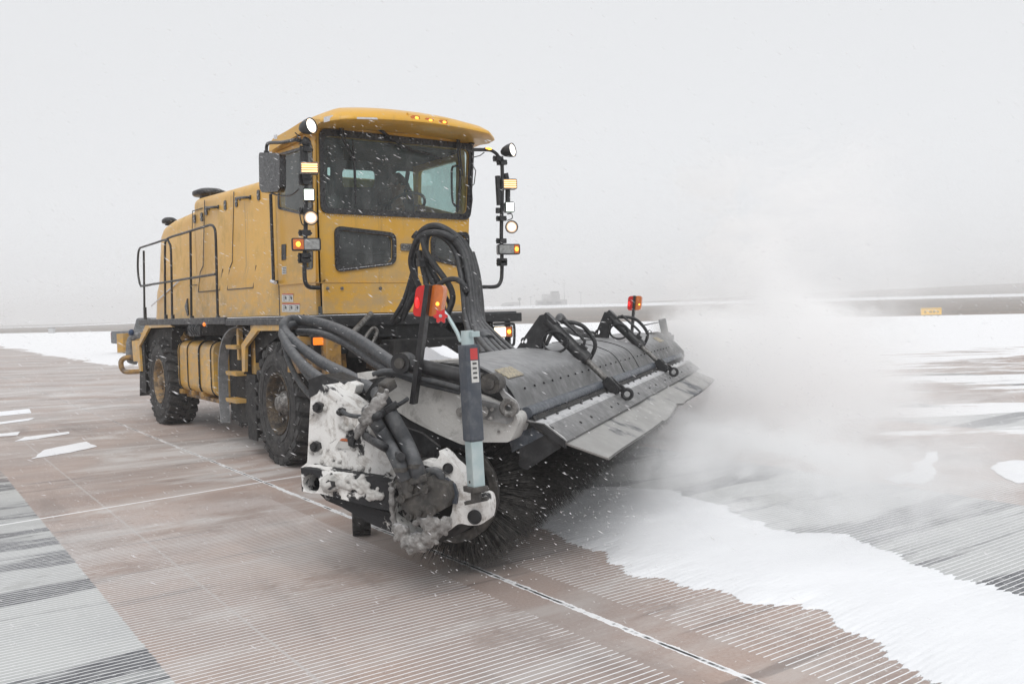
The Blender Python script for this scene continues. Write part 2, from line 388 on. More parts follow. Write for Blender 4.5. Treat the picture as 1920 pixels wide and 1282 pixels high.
def runway_material():
    mt, t, p = newmat("runway_surface"); k = N(t)
    c = k.n('ShaderNodeTexCoord'); sx = k.n('ShaderNodeSeparateXYZ'); k.l(c.outputs['Object'], sx.inputs[0]); x, y = sx.outputs[0], sx.outputs[1]
    def vec(sx_, sy_, rot=0): return k.coord((sx_, sy_, 1), (0, 0, rot))
    def band(v, a, b, soft):    # 1 between a and b
        return k.math('MULTIPLY', k.ramp(v, a - soft, a + soft), k.ramp(v, b + soft, b - soft))
    # pink concrete
    n1 = k.noise(.7, 8, .6, vec(1, 1)); n2 = k.noise(60, 3, .7, vec(1, 1)); n3 = k.noise(2.2, 8, .7, vec(1, .25))
    pink = k.mix(k.ramp(n1, .35, .65), (.40, .30, .255), (.33, .262, .235))
    pink = k.mix(k.math('MULTIPLY', k.ramp(n2, .45, .75), .35), pink, (.50, .43, .385))
    pink = k.mix(k.math('MULTIPLY', k.ramp(n2, .45, .3), .3), pink, (.14, .10, .09))
    pink = k.mix(k.math('MULTIPLY', k.ramp(n3, .46, .68), .6), pink, (.52, .49, .47))      # dry snow film
    # rubber left by landing aircraft: long thin smears that cross the strips at a slant
    rub = k.ramp(k.noise(1, 6, .62, vec(2.4, .26, math.radians(7)), .3), .475, .555)
    rub2 = k.ramp(k.noise(1, 5, .6, vec(5.5, .35, math.radians(-6)), .3), .60, .68)
    pink = k.mix(k.math('MULTIPLY', rub2, .45), pink, (.09, .08, .08))
    wet = k.ramp(k.noise(1, 7, .62, vec(.28, 1.5), .6), .54, .66); pink = k.mix(k.math('MULTIPLY', wet, .38), pink, (.17, .135, .12))
    mott = k.ramp(k.noise(.35, 6, .6, vec(1, 1), .8), .50, .66); pink = k.mix(k.math('MULTIPLY', mott, .32), pink, (.33, .31, .30))
    # white painted strips, dirtied by rubber
    paint = k.mix(k.ramp(n1, .3, .7), (.50, .51, .50), (.40, .41, .41))
    paint = k.mix(k.math('MULTIPLY', k.ramp(n2, .5, .75), .3), paint, (.6, .6, .6))
    rubn = k.math('MULTIPLY', rub, k.ramp(k.noise(14, 4, .7, vec(1.5, .6)), .3, .55, .55, 1))
    paint = k.mix(k.math('MULTIPLY', rubn, .93), paint, (.065, .068, .08))
    edge = k.math('MULTIPLY', k.math('SUBTRACT', k.noise(18, 4, .6, vec(1, 1)), .5), .035)
    yn = k.math('ADD', y, edge)
    wmask = k.math('MAXIMUM', band(yn, -1.1, .99, .006), band(yn, 4.55, 7.21, .006))
    wmask = k.math('MAXIMUM', wmask, band(yn, 11.2, 13.4, .01)); wmask = k.math('MAXIMUM', wmask, band(yn, 17.4, 19.6, .01))
    wmask = k.math('MULTIPLY', wmask, k.ramp(k.math('ADD', x, k.math('MULTIPLY', k.noise(3, 4, .6, vec(1, .3)), 1.2)), -11.2, -9.4))
    col = k.mix(wmask, pink, paint)
    # saw-cut grooves across the runway, packed with snow
    wob = k.math('MULTIPLY', k.math('SUBTRACT', k.noise(6, 3, .6, vec(1, 1)), .5), .004)
    ph = k.math('FRACT', k.math('DIVIDE', k.math('ADD', x, wob), .0414))
    d = k.math('ABSOLUTE', k.math('SUBTRACT', ph, .5))
    gr = k.ramp(d, .105, .075)
    # grooves stop either side of the joint and at the cross joint
    jd = k.math('ABSOLUTE', k.math('SUBTRACT', k.math('ADD', y, k.math('MULTIPLY', edge, .3)), 2.985)); gr = k.math('MULTIPLY', gr, k.ramp(jd, .234, .24))
    xj = k.math('ADD', x, k.math('MULTIPLY', y, .157)); xj = k.math('ADD', xj, k.math('MULTIPLY', edge, .4)); xd = k.math('ABSOLUTE', k.math('ADD', xj, 8.05)); gr = k.math('MULTIPLY', gr, k.ramp(xd, .10, .11))
    fill = k.ramp(k.noise(1.1, 7, .66, vec(1, .5)), .33, .60, .30, 1)
    fill = k.math('MULTIPLY', fill, k.ramp(x, -9.5, -5.5, .25, 1))
    fill = k.math('MULTIPLY', fill, k.ramp(k.noise(25, 2, .6, vec(2, .3)), .30, .42, .6, 1))
    snowc = (.80, .80, .81)
    hole = k.mix(k.ramp(fill, .2, .6), (.13, .10, .09), snowc)
    col = k.mix(k.math('MULTIPLY', gr, k.ramp(fill, .1, .6, .45, 1)), col, hole)
    # snow beads between the grooves
    pw = k.math('MULTIPLY', k.math('MULTIPLY', k.ramp(y, 3.0, 3.75), k.ramp(x, -5.5, -4)), k.ramp(k.noise(55, 3, .8, vec(1, .5)), .58, .66)); col = k.mix(k.math('MULTIPLY', pw, .8), col, snowc)
    sp = k.ramp(k.noise(38, 3, .8, vec(1, .55)), .66, .70); sp = k.math('MULTIPLY', sp, k.ramp(k.noise(.9, 5, .6, vec(1, .6)), .42, .62))
    seam = k.math('ABSOLUTE', k.math('SUBTRACT', k.math('ADD', y, edge), 1.505))
    sp2 = k.math('MULTIPLY', k.ramp(seam, .22, .0), k.math('MULTIPLY', k.ramp(k.noise(45, 3, .8, vec(1, .8)), .60, .66), k.ramp(k.noise(1.5, 4, .6, vec(1, 1)), .35, .6)))
    lefts = k.math('MULTIPLY', k.ramp(y, 1.52, 1.46), k.math('MULTIPLY', k.ramp(k.noise(45, 3, .8, vec(1, .6)), .62, .68), .7))
    col = k.mix(k.math('MAXIMUM', k.math('MAXIMUM', sp, sp2), lefts), col, snowc)
    col = k.mix(k.math('MULTIPLY', k.ramp(seam, .012, .004), .6), col, (.5, .48, .47))
    # the long joint: snow ribbon with the black sealant showing through
    n5 = k.noise(9, 5, .7, vec(1, 1)); n6 = k.noise(2.2, 4, .6, vec(1, 1))
    jw = k.math('ADD', .016, k.math('MULTIPLY', k.ramp(n5, .35, .75), .020))
    jy = k.math('ADD', k.math('SUBTRACT', y, 2.985), k.math('MULTIPLY', k.math('SUBTRACT', n6, .5), .02)); ja = k.math('ABSOLUTE', jy)
    jm = k.math('MULTIPLY', k.math('LESS_THAN', ja, jw), k.ramp(x, -16, -10.5, .25, 1))
    jm = k.math('MULTIPLY', jm, k.ramp(k.noise(30, 3, .7, vec(1, 1)), .25, .35, .6, 1))
    col = k.mix(jm, col, snowc)
    core = k.math('MULTIPLY', k.ramp(ja, .011, .007), k.ramp(k.noise(1.6, 6, .75, vec(1, .05)), .46, .54)); col = k.mix(core, col, (.02, .02, .022))
    tj = k.math('MULTIPLY', k.ramp(xd, k_tj, k_tj * .6), k.ramp(k.noise(14, 3, .7, vec(1, 1)), .2, .35, .6, 1)); col = k.mix(tj, col, snowc)
    # drifted snow: streaks lying across the view, thick far away on both sides
    wv = k.coord((1, 1, 1), (0, 0, -math.atan2(R0.y, R0.x)))
    mp = k.n('ShaderNodeMapping'); mp.inputs['Scale'].default_value = (.10, .62, 1); k.l(wv, mp.inputs[0])
    mp2 = k.n('ShaderNodeMapping'); mp2.inputs['Scale'].default_value = (.35, 1.1, 1); k.l(wv, mp2.inputs[0])
    dn = k.noise(1, 8, .62, mp.outputs[0], .5); dn2 = k.noise(1, 8, .65, mp2.outputs[0], .6)
    dd = k.math('ADD', k.math('MULTIPLY', dn, .65), k.math('MULTIPLY', dn2, .35))
    right = k.math('MULTIPLY', k.ramp(k.math('ADD', y, k.math('MULTIPLY', x, -.15)), 8.2, 42), k.ramp(y, 7.4, 9.2)); right = k.math('POWER', right, .45)
    far = k.math('MULTIPLY', k.ramp(k.math('ADD', y, k.math('MULTIPLY', k.noise(1, 8, .66, vec(.16, 1.1), .6), 5.0)), 9.3, 9.7), k.ramp(x, -9, -24))
    bias = k.math('MAXIMUM', k.math('MULTIPLY', right, .150), k.math('MULTIPLY', far, .40))
    rsel = k.ramp(y, 7.9, 9.3)
    sm = k.ramp(k.math('ADD', k.math('ADD', dd, bias), k.math('MULTIPLY', rsel, .035)), .605, .625)
    sm = k.math('MULTIPLY', sm, k.math('MAXIMUM', rsel, far))
    film = k.math('MULTIPLY', k.ramp(dd, .38, .60), k.ramp(x, -6.5, -22, .05, .62)); col = k.mix(film, col, (.52, .50, .49))
    sw = k.math('MULTIPLY', k.ramp(k.noise(.8, 9, .68, vec(1, .38), 1.6), .50, .66), k.math('MULTIPLY', k.ramp(x, -4.5, -8.5), k.math('SUBTRACT', 1.0, wmask))); col = k.mix(k.math('MULTIPLY', sw, .62), col, (.62, .61, .60))
    sk = k.math('MULTIPLY', k.ramp(k.noise(1, 8, .7, vec(.9, .22), .8), .56, .64), k.ramp(x, -6, -10)); col = k.mix(k.math('MULTIPLY', sk, .35), col, (.17, .15, .14))
    col = k.mix(sm, col, snowc)
    allsnow = k.math('MAXIMUM', sm, k.math('MULTIPLY', gr, .5))
    k.l(col, p.inputs['Base Color'])
    k.l(k.ramp(allsnow, 0, 1, .62, .9), p.inputs['Roughness'])
    h = k.math('ADD', k.math('MULTIPLY', gr, -.6), k.math('ADD', k.math('MULTIPLY', n2, .4), k.math('MULTIPLY', sm, 1.2)))
    k.l(k.bump(h, .35, .006), p.inputs['Normal']); p.inputs['Specular IOR Level'].default_value = .35
    return mt
k_tj = .022
M['runway'] = runway_material()
def grass_material():
    mt, t, p = newmat("winter_grass"); k = N(t)
    wv = k.coord((1, 1, 1), (0, 0, -math.atan2(R0.y, R0.x)))
    mp = k.n('ShaderNodeMapping'); mp.inputs['Scale'].default_value = (.012, .05, 1); k.l(wv, mp.inputs[0])
    a = k.noise(1, 8, .65, mp.outputs[0]); b = k.noise(.5, 8, .7, k.coord((1, 1, 1)))
    col = k.mix(k.ramp(a, .4, .6), (.11, .085, .06), (.19, .13, .09)); col = k.mix(k.ramp(b, .4, .7), col, (.07, .06, .048))
    col = k.mix(k.math('MULTIPLY', k.ramp(b, .62, .72), .5), col, (.5, .5, .5))
    k.l(col, p.inputs['Base Color']); p.inputs['Roughness'].default_value = .95; return mt
M['grass'] = grass_material()

ts = [-200, -40, -5, 2, 4, 6, 8, 10, 13, 17, 22, 30, 45, 60, 80]
sheet('runway', [(lambda px, t=t: t) for t in ts] + [lambda px, f=f: 80 + (t_edge(px) - 80) * f for f in (.5, 1)], 'runway', label='grooved pink concrete runway with painted strips and drifted snow')
sheet('grassland', [lambda px, f=f: t_edge(px) + (400 - t_edge(px)) * f for f in (0, .1, .25, .45, .7, 1)], 'grass', label='brown winter grass beside the runway')
sheet('taxiway', [lambda px: 400, lambda px: 440], 'snow', label='distant snow covered taxiway')
sheet('hill', [lambda px, t=t: t for t in (440, 500, 600, 700, 800, 900, 1000, 1300)], 'grass', label='low grassy rise fading into the haze')

# thin crisp patches of snow left in the paint gaps
pm = [[(-30, 773), (0, 771.6), (55, 766), (59, 774), (0, 780), (-30, 783)], [(-30, 795), (0, 791), (66, 782.6), (55, 788), (0, 795), (-30, 800)], [(27, 827.5), (46, 819), (129, 809), (130, 812.7), (71, 822.5)],
      [(-30, 815), (0, 812.7), (38, 809), (33, 815.4), (0, 818), (-30, 821)], [(60, 860), (66, 856.5), (82, 843), (161, 827.5), (183, 837), (131, 848)],
      [(1660, 896), (1685, 888), (1712, 884), (1716, 878), (1708, 868), (1728, 864), (1738, 848), (1757, 846), (1758, 862), (1748, 872), (1757, 884), (1750, 898), (1722, 908), (1700, 904), (1680, 908)],
      [(1857, 876), (1872, 866), (1905, 862), (1960, 866), (1980, 895), (1910, 906), (1878, 894)]]
mb = MB()
for poly in pm:
    q = [Z(a, b, .004) for a, b in poly]; q = [p + Vector((noise.noise(p * 9) * .02, noise.noise(p * 7) * .03, 0)) for a_, b_ in zip(q, q[1:] + q[:1]) for p in [a_.lerp(b_, i / 6) for i in range(6)]]
    mb.panel(q, [], (0, 0, .0015))
tag(obj('snow_patches', mb, 'snow'), 'crisp white snow strips left on the pink concrete', None, None, 'structure')

# windrow of swept snow, a real low bank that sinks into the pavement at its ragged edge
low = [(-6.1, 4.2), (-5.3, 3.95), (-4.608, 3.837), (-4.41, 3.822), (-4.205, 3.699), (-3.933, 3.616), (-3.847, 3.718), (-3.699, 3.682), (-3.478, 3.761), (-3.3, 3.781), (-3.202, 3.758), (-3.048, 3.86), (-2.999, 3.948), (-2.896, 3.924), (-2.819, 3.965), (-2.579, 3.805), (-2.375, 3.779), (-2.248, 3.68), (-2.078, 3.554), (-1.6, 3.45), (-1.0, 3.3), (0, 3.2)]
upp = [(-6.3, 5.6), (-5.6, 5.62), (-4.945, 5.497), (-4.355, 5.245), (-4.094, 5.125), (-3.935, 5.192), (-3.718, 5.419), (-3.384, 5.267), (-3.206, 5.237), (-2.949, 5.078), (-2.648, 5.02), (-2.439, 4.979), (-2.1, 4.95), (-1.2, 4.9), (0, 4.8)]
rows = []; nx = 460; ny = 150
for i in range(nx):
    x_ = -6.2 + 6.2 * i / (nx - 1); r = []
    a = lerp_t(x_, low) - .0; b = lerp_t(x_, upp)
    g = .5 + .5 * math.cos(2 * math.pi * x_ / .0414 + math.pi)
    for j in range(ny):
        y_ = a - .35 + (b - a + .7) * j / (ny - 1)
        nn = noise.noise(Vector((x_ * 5, y_ * 3, 0))) * .08 + noise.noise(Vector((x_ * 17, y_ * 6, 3))) * .05 + noise.noise(Vector((x_ * 60, y_ * 9, 5))) * .03
        d = min(y_ - a, b - y_) + nn + .04 * g
        h = -.0005 + (.034 * (1 - math.exp(-max(d, -.3) * 4)) if d > 0 else d * .10) + .004 * noise.noise(Vector((x_ * 4, y_ * 4, 8)))
        if x_ < -5.6: h -= (-5.6 - x_) * .05
        r.append(Vector((x_, y_, h)))
    rows.append(r)
tag(obj('snow_windrow', MB().strip(rows), 'thinsnow'), 'smooth white bank of freshly swept snow beside the brush', None, None, 'structure')
# ------------------------------------------------------------------ the sweeper truck
YN, YF, YC = 3.8, 5.68, 4.74          # cab sides and centre line
XF = -8.86                            # cab front
T = thing('snow_sweeper_truck', 'large dirty yellow runway snow sweeper truck with a wide rotary brush on its front', 'snow sweeper', (-11, YC, 0))
xa, ya, za = Vector((1, 0, 0)), Vector((0, 1, 0)), ZU
def mirY(p): p = Vector(p); return Vector((p.x, 2 * YC - p.y, p.z))

# frame under the deck
mb = MB(); mb.bb((-16.0, 4.2, .75), (-8.75, 5.28, 1.45)); mb.bb((-15.6, 3.75, 1.38), (-8.6, 5.73, 1.55))
mb.bb((-12.9, 4.0, .55), (-10.4, 5.4, 1.3))
frame = obj('chassis_frame', mb, 'under', T, .02)
for x_ in (-9.38, -14.47):
    mb = MB(); mb.cyl((x_, 3.65, .67), (x_, 5.83, .67), .11); mb.blob((x_, YC, .67), .26, 8, .05); obj('axle', mb, 'under', T)
# deck
mb = MB(); mb.bb((-15.5, 3.45, 1.56), (-8.42, 6.03, 1.62)); deck = obj('deck', mb, 'deck', T, .008)
mb = MB(); mb.bb((-15.55, 3.44, 1.545), (-11.0, 3.475, 1.635)); mb.bb((-10.95, 3.43, 1.53), (-8.5, 3.47, 1.60)); obj('deck_edge', mb, 'deck', T, .006)
# front cross beam with the dark valance
mb = MB(); mb.bb((-8.42, 3.42, 1.50), (-8.36, 6.06, 1.60)); mb.bb((-8.62, 3.55, 1.22), (-8.5, 5.75, 1.52)); mb.bb((-8.44, 5.86, 1.20), (-8.39, 5.92, 1.5)); obj('front_beam', mb, 'black', T, .008)

# hood: loft of cross sections, rounded shoulders, bulging lower side
def hood_body(name, xs, top, ysd, zb=1.635, r=.17, bulge=.035):
    mbx = MB(); rows_ = []
    for i, (x_, tp, yn_) in enumerate(zip(xs, top, ysd)):
        h = []; half = YC - yn_
        prof = [(half + bulge, zb), (half + bulge, 2.12), (half, 2.28)]
        for k_ in range(9):
            a_ = math.pi / 2 * k_ / 8; prof.append((half - r + r * math.cos(a_) * 1.0, tp - r * .8 + r * .8 * math.sin(a_)))
        prof.append((half - r - .35, tp + .03))
        row = [Vector((x_, YC - p[0], p[1])) for p in prof] + [Vector((x_, YC + p[0], p[1])) for p in reversed(prof)]
        rows_.append(row)
    mbx.strip(rows_); n_ = len(rows_[0]); mbx.add(rows_[0], [tuple(range(n_))[::-1]]); mbx.add(rows_[-1], [tuple(range(n_))])
    return mbx
xs = [-13.56, -13.52, -13.42, -12, -10.3, -10.14, -10.1]
tp = [3.24, 3.36, 3.42, 3.36, 3.30, 3.29, 3.27]; sd_ = [3.93, 3.86, 3.81, 3.80, 3.80, 3.81, 3.84]
hood = obj('engine_hood', hood_body('engine_hood', xs, tp, sd_), 'yellow', T, .01)
xs = [-16.18, -16.12, -15.98, -15.75, -15.2, -14.4, -13.5]
mb = MB(); rows_ = []
for x_, tp_, yn_ in [(-15.72, 3.06, 3.96), (-15.62, 3.17, 3.88), (-15.4, 3.22, 3.85), (-14.9, 3.25, 3.83), (-13.5, 3.28, 3.83)]:
    half = YC - yn_; row = []
    prof = [(half + .03, 1.64), (half + .03, 2.1), (half, 2.25)] + [(half - .2 + .2 * math.cos(math.pi / 2 * q / 8), tp_ - .18 + .18 * math.sin(math.pi / 2 * q / 8)) for q in range(9)]
    for (a_, z_) in prof: row.append(Vector((x_ - (.48 if x_ < -15.3 else .2 if x_ < -14.8 else 0) * max(0, (3.2 - z_) / 1.6), YC - a_, z_)))
    rows_.append(row + [mirY(p) for p in reversed(row)])
mb.strip(rows_); n_ = len(rows_[0]); mb.add(rows_[0], [tuple(range(n_))[::-1]])
rh = obj('rear_hood', mb, 'yellow', T, .01)
# grooves, hinge lines and latches on the hood side: thin dark recess strips standing 2 mm proud
def yl(px, py, off=0): p = Y(px, py, YN - .003); return p
def zl(zx, zy, sc=.22617, ox=250, oy=330): return (ox + zx * sc, oy + zy * sc)
def line_on_side(parent, pts, wdt=.008, name='panel_gap'):
    mbx = MB()
    for a_, b_ in zip(pts, pts[1:]):
        p, q = Y(*zl(*a_), YN), Y(*zl(*b_), YN)
        for v in (p, q):
            v.y = YN - (.035 if v.z < 2.14 else .035 * max(0, (2.28 - v.z) / .16)) - .003
        mbx.beam(p, q, .012, wdt, ya)
    return obj(name, mbx, 'ink', parent)
line_on_side(hood, [(592, 200), (580, 745), (556, 795), (560, 962), (738, 945), (742, 770)])
line_on_side(hood, [(835, 130), (822, 715), (800, 765), (803, 942), (1018, 925), (1022, 740)])
line_on_side(hood, [(490, 440), (492, 292), (575, 266)]); line_on_side(hood, [(490, 908), (544, 902)], .012)
for zx, zy in ((502, 356), (562, 340), (600, 288), (757, 243), (849, 216), (1033, 158)):
    c = Y(*zl(zx, zy), YN - .012); mb = MB(); mb.panel(rnd([c + xa * a_ + za * b_ for a_, b_ in ((-.045, -.062), (.045, -.062), (.045, .062), (-.045, .062))], .03), [], (0, .014, 0))
    la = obj('latch', mb, 'blackgloss', hood); mb = MB(); mb.cyl(c + ya * 0, c - ya * .008, .014, 10); obj('lock', mb, 'chrome', la)
for (a_, b_) in (((628, 268), (706, 258)), ((885, 188), (972, 178))):
    p, q = Y(*zl(*a_), YN - .0), Y(*zl(*b_), YN - .0)
    mb = MB(); o_ = ya * -.045; mb.tube(spline([p, p + o_ + xa * .03, (p + q) / 2 + o_ * 1.2, q + o_ - xa * .03, q], 5), .017, 8); mb.box(p, (.05, .02, .05)); mb.box(q, (.05, .02, .05)); obj('grab_handle', mb, 'blackgloss', hood)
# crease highlight put in as a bright strip, and black bracket, on the rear hood
mb = MB(); mb.beam(Y(*zl(148, 1078), 3.79), Y(*zl(380, 868), 3.79), .02, .01, ya); obj('crease_highlight', mb, 'reflect', rh)
mb = MB(); mb.panel([Y(*zl(a_, b_), 3.78) for a_, b_ in ((443, 1015), (452, 1150), (445, 1160), (425, 1085))], [], (0, .03, 0)); obj('hinge_bracket', mb, 'blackgloss', rh)
# intakes on top
def dome(name, px, py, y_, r, h, parent):
    c = Y(px, py, y_); mbx = MB(); mbx.lathe(c, ZU, [(-.05, r * .6), (-.02, r * .6), (-.02, r * .93), (0, r), (.04 * h, r), (.055 * h, r * .96), (.10 * h, r * .6), (.115 * h, .0)], 40)
    return obj(name, mbx, 'blackgloss', parent)
dome('air_intake', 394, 366, 4.15, .26, .9, hood); dome('air_intake', 318, 417, 4.15, .13, .8, rh)

# ---- cab shell, built of plates so that one can look through it
cab = obj('cab_floor', MB().bb((-10.08, YN + .02, 1.63), (-8.9, YF - .02, 1.72)), 'interior', T)
WS = rnd([X(*q, XF) for q in ((597, 240), (888, 271), (881, 413), (600, 400))], .10)
WSI = rnd([X(*q, XF) for q in ((606, 254), (879, 281), (874, 402), (609, 390))], .08)
LW = rnd([X(*q, XF) for q in ((626, 423), (742, 437), (742, 496), (628, 511))], .09)
LWI = rnd([X(*q, XF) for q in ((634, 431), (735, 443), (735, 491), (635, 503))], .07)
RW = rnd([X(*q, XF) for q in ((806, 440), (879, 434), (878, 504), (808, 488))], .09)
RWI = rnd([X(*q, XF) for q in ((813, 445), (873, 441), (872, 497), (815, 483))], .07)
front = [X(*q, XF) for q in ((599, 231), (887, 262), (881, 431), (875.5, 531), (604.5, 530.5), (596, 524), (592, 280))]
zt = front[0].z
front = [Vector((XF, YN, zt - .03)), Vector((XF, YF + .06, zt - .0)), Vector((XF, YF, 2.6)), Vector((XF, YF - .05, 1.965)), Vector((XF, YN, 1.965))]
cabf = obj('cab_front', MB().panel(front, [WSI, LWI, RWI], (-.05, 0, 0)), 'yellow', T, .004)
mb = MB(); mb.panel(WS, [WSI], (.022, 0, 0)); wsg = obj('windshield_gasket', mb, 'blackgloss', cabf, .006)
for lo_, li_ in ((LW, LWI), (RW, RWI)): mb = MB(); mb.panel(lo_, [li_], (.02, 0, 0)); obj('lower_window_gasket', mb, 'blackgloss', cabf, .005)
def pane(name, loop, mt, parent, off, nrm):
    mbx = MB(); mbx.add([Vector(p) + Vector(nrm) * off for p in loop], [tuple(range(len(loop)))]); return obj(name, mbx, mt, parent)
pane('windshield', WSI, 'glass', T, -.012, xa); pane('lower_window', LWI, 'glassdark', T, -.012, xa); pane('lower_window', RWI, 'glassdark', T, -.012, xa)
# snow packed along the lower edge of the left low window
mb = MB()
for i in range(40):
    a_ = i / 39; p = X(636 + 98 * a_, 506 - 12 * a_, XF + .024); mb.blob(p, random.uniform(.003, .006), 4, .4)
for i in range(60):
    a_ = i / 59; p = X(606 + 270 * a_, 403 + 11 * a_, XF + .026) + za * random.uniform(-.012, .012); mb.blob(p, random.uniform(.002, .005), 4, .4)
obj('window_frost', mb, 'snow', cabf)['kind'] = 'stuff'
# lower front panel with bolts
mb = MB(); mb.bb((XF - .02, 3.815, 1.635), (XF + .025, 5.63, 1.958)); lp = obj('lower_panel', mb, 'yellow', T, .006)
mb = MB()
for px_ in (614, 641, 713): c = X(px_, 540.5, XF + .027); mb.cyl(c, c + xa * .012, .018, 10)
scatter('bolt', mb, 'hub', lp)
# emblem: rounded metal badge with open letters
ec = X(762, 463.5, XF + .004)
mb = MB(); mb.panel(rnd([ec + ya * a_ + za * b_ for a_, b_ in ((-.075, -.04), (.11, -.04), (.11, .04), (-.075, .04))], .02), [], (.012, 0, 0)); mb.panel(rnd([ec + ya * a_ + za * b_ for a_, b_ in ((.08, -.085), (.16, -.085), (.16, .085), (.08, .085))], .02), [], (.010, 0, 0)); em = obj('emblem', mb, 'hub', cabf, .003)
text('emblem_lettering', 'OSH', .068, ec + xa * .0135 - ya * .062 - za * .024, ya, za, 'ink', em)
# near side with the door; far side; back wall; all with openings
yd = YN
def SP(*q): return [Y(a_, b_, yd) for a_, b_ in q]
dw = rnd(SP((527, 293), (586, 276), (587, 403), (558, 396), (527, 388)), .05)
sidepoly = [Vector((XF, yd, 1.97)), Vector((XF, yd, 3.60)), Vector((-10.08, yd, 3.58)), Vector((-10.08, yd, 1.63)), Vector((-9.0, yd, 1.63)), Vector((-9.0, yd, 1.97))]
sw = rnd(SP((577, 470), (588, 470), (588, 500), (579, 502)), .03)
side = obj('cab_side', MB().panel(sidepoly, [dw, sw], (0, .05, 0)), 'yellow', T, .004)
door = rnd(SP((517, 286), (593, 262), (595, 529), (525, 535)), .04)
dw2 = rnd(SP((524, 289), (589, 270), (590, 408), (557, 400), (524, 392)), .06)
mb = MB(); mb.panel(door, [dw, sw], (0, -.018, 0)); dr = obj('cab_door', mb, 'yellow', T, .006)
mb = MB(); mb.panel(dw2, [dw], (0, -.024, 0)); obj('door_window_gasket', mb, 'blackgloss', dr, .004)
mb = MB(); mb.panel(rnd(SP((574.5, 467), (590, 467), (590, 504), (577, 506)), .04), [sw], (0, -.024, 0)); obj('door_window_gasket', mb, 'blackgloss', dr, .004)
pane('door_window', dw, 'glassdoor', dr, -.006, (0, 1, 0)); pane('door_window', sw, 'glass', dr, -.006, (0, 1, 0))
mb = MB(); mb.panel(rnd([Y(a_, b_, yd - .02) for a_, b_ in ((528.5, 458.5), (536.5, 457.5), (536.5, 487), (528.5, 488))], .015), [], (0, -.006, 0)); obj('door_handle', mb, 'blackgloss', dr)
for q in (((528.8, 500), (537, 499.5), (537, 513.5), (528.8, 514.5)),):
    mb = MB(); mb.panel([Y(a_, b_, yd - .0195) for a_, b_ in q], [], (0, -.002, 0)); st = obj('label', mb, 'whitesticker', dr)
    mb = MB()
    for i in range(4): mb.panel([Y(a_, b_, yd - .022) for a_, b_ in ((530, 502 + i * 3), (536, 501.5 + i * 3), (536, 502.6 + i * 3), (530, 503.1 + i * 3))], [], (0, -.001, 0))
    obj('label_print', mb, 'ink', st)
for (x0, y0, x1, y1, nb) in ((529, 550.5, 549.8, 566, 2), (529, 568.5, 562, 585, 3)):
    mb = MB(); mb.panel([Y(a_, b_, yd - .002) for a_, b_ in ((x0, y0), (x1, y0), (x1, y1), (x0, y1))], [], (0, -.003, 0)); st = obj('warning_label', mb, 'whitesticker', side)
    mb = MB(); mb.panel([Y(a_, b_, yd - .006) for a_, b_ in ((x0, y0), (x1, y0), (x1, y0 + 2), (x0, y0 + 2))], [], (0, -.001, 0)); obj('label_band', mb, 'redsticker', st)
    mb = MB()
    for i in range(nb):
        xx = x0 + 2 + i * (x1 - x0) / nb
        for j in range(3): mb.panel([Y(a_, b_, yd - .006) for a_, b_ in ((xx, y0 + 4.5 + 3.6 * j), (xx + 5 - j, y0 + 4.5 + 3.6 * j), (xx + 5 - j, y0 + 5.5 + 3.6 * j), (xx, y0 + 5.5 + 3.6 * j))], [], (0, -.001, 0))
        mb.panel([Y(a_, b_, yd - .0062) for a_, b_ in ((xx + 3.5, y0 + 5), (xx + 6.5, y0 + 7), (xx + 5.5, y0 + 12), (xx + 3.5, y0 + 9))], [], (0, -.001, 0))
    scatter('pictogram', mb, 'ink', st, .045)
fwl = [Y(*q, YF) for q in ((790, 322), (862, 302), (861, 402), (790, 384))]
fwl = [Vector((max(min(p.x, -8.93), -10.02), p.y, p.z)) for p in fwl]
obj('cab_side', MB().panel([Vector((XF - .05, YF, 1.97)), Vector((XF - .05, YF, 3.60)), Vector((-10.08, YF, 3.58)), Vector((-10.08, YF, 1.63)), Vector((XF - .05, YF, 1.63))], [rnd(fwl, .06)], (0, -.05, 0)), 'yellow', T, .004)
pane('side_window', rnd(fwl, .06), 'glassfar', T, -.02, (0, 1, 0))
rw1 = rnd([X(*q, -10.1) for q in ((633, 318), (701, 322), (701, 350), (633, 372))], .05); rw1 = rnd([X(*q, -10.1) for q in ((640, 318), (702, 321), (702, 352), (640, 352))], .05)
rw2 = rnd([X(*q, -10.1) for q in ((739, 321), (777, 322), (777, 374), (739, 374))], .05)
rwl = rnd([X(*q, -10.1) for q in ((612, 314), (626, 315), (626, 330), (612, 330))], .02)
backp = [Vector((-10.1, YN, 1.63)), Vector((-10.1, YF, 1.63)), Vector((-10.1, YF, 3.58)), Vector((-10.1, YN, 3.58))]
obj('cab_back', MB().panel(backp, [rw1, rw2, rwl], (.03, 0, 0)), 'interior', T)
for q in (rw1, rw2, rwl): pane('rear_window', q, 'glassfar', T, .01, xa)
mb = MB(); mb.bb((-10.0, YN + .06, 3.50), (-8.95, YF - .06, 3.54)); obj('headliner', mb, 'interior', T)

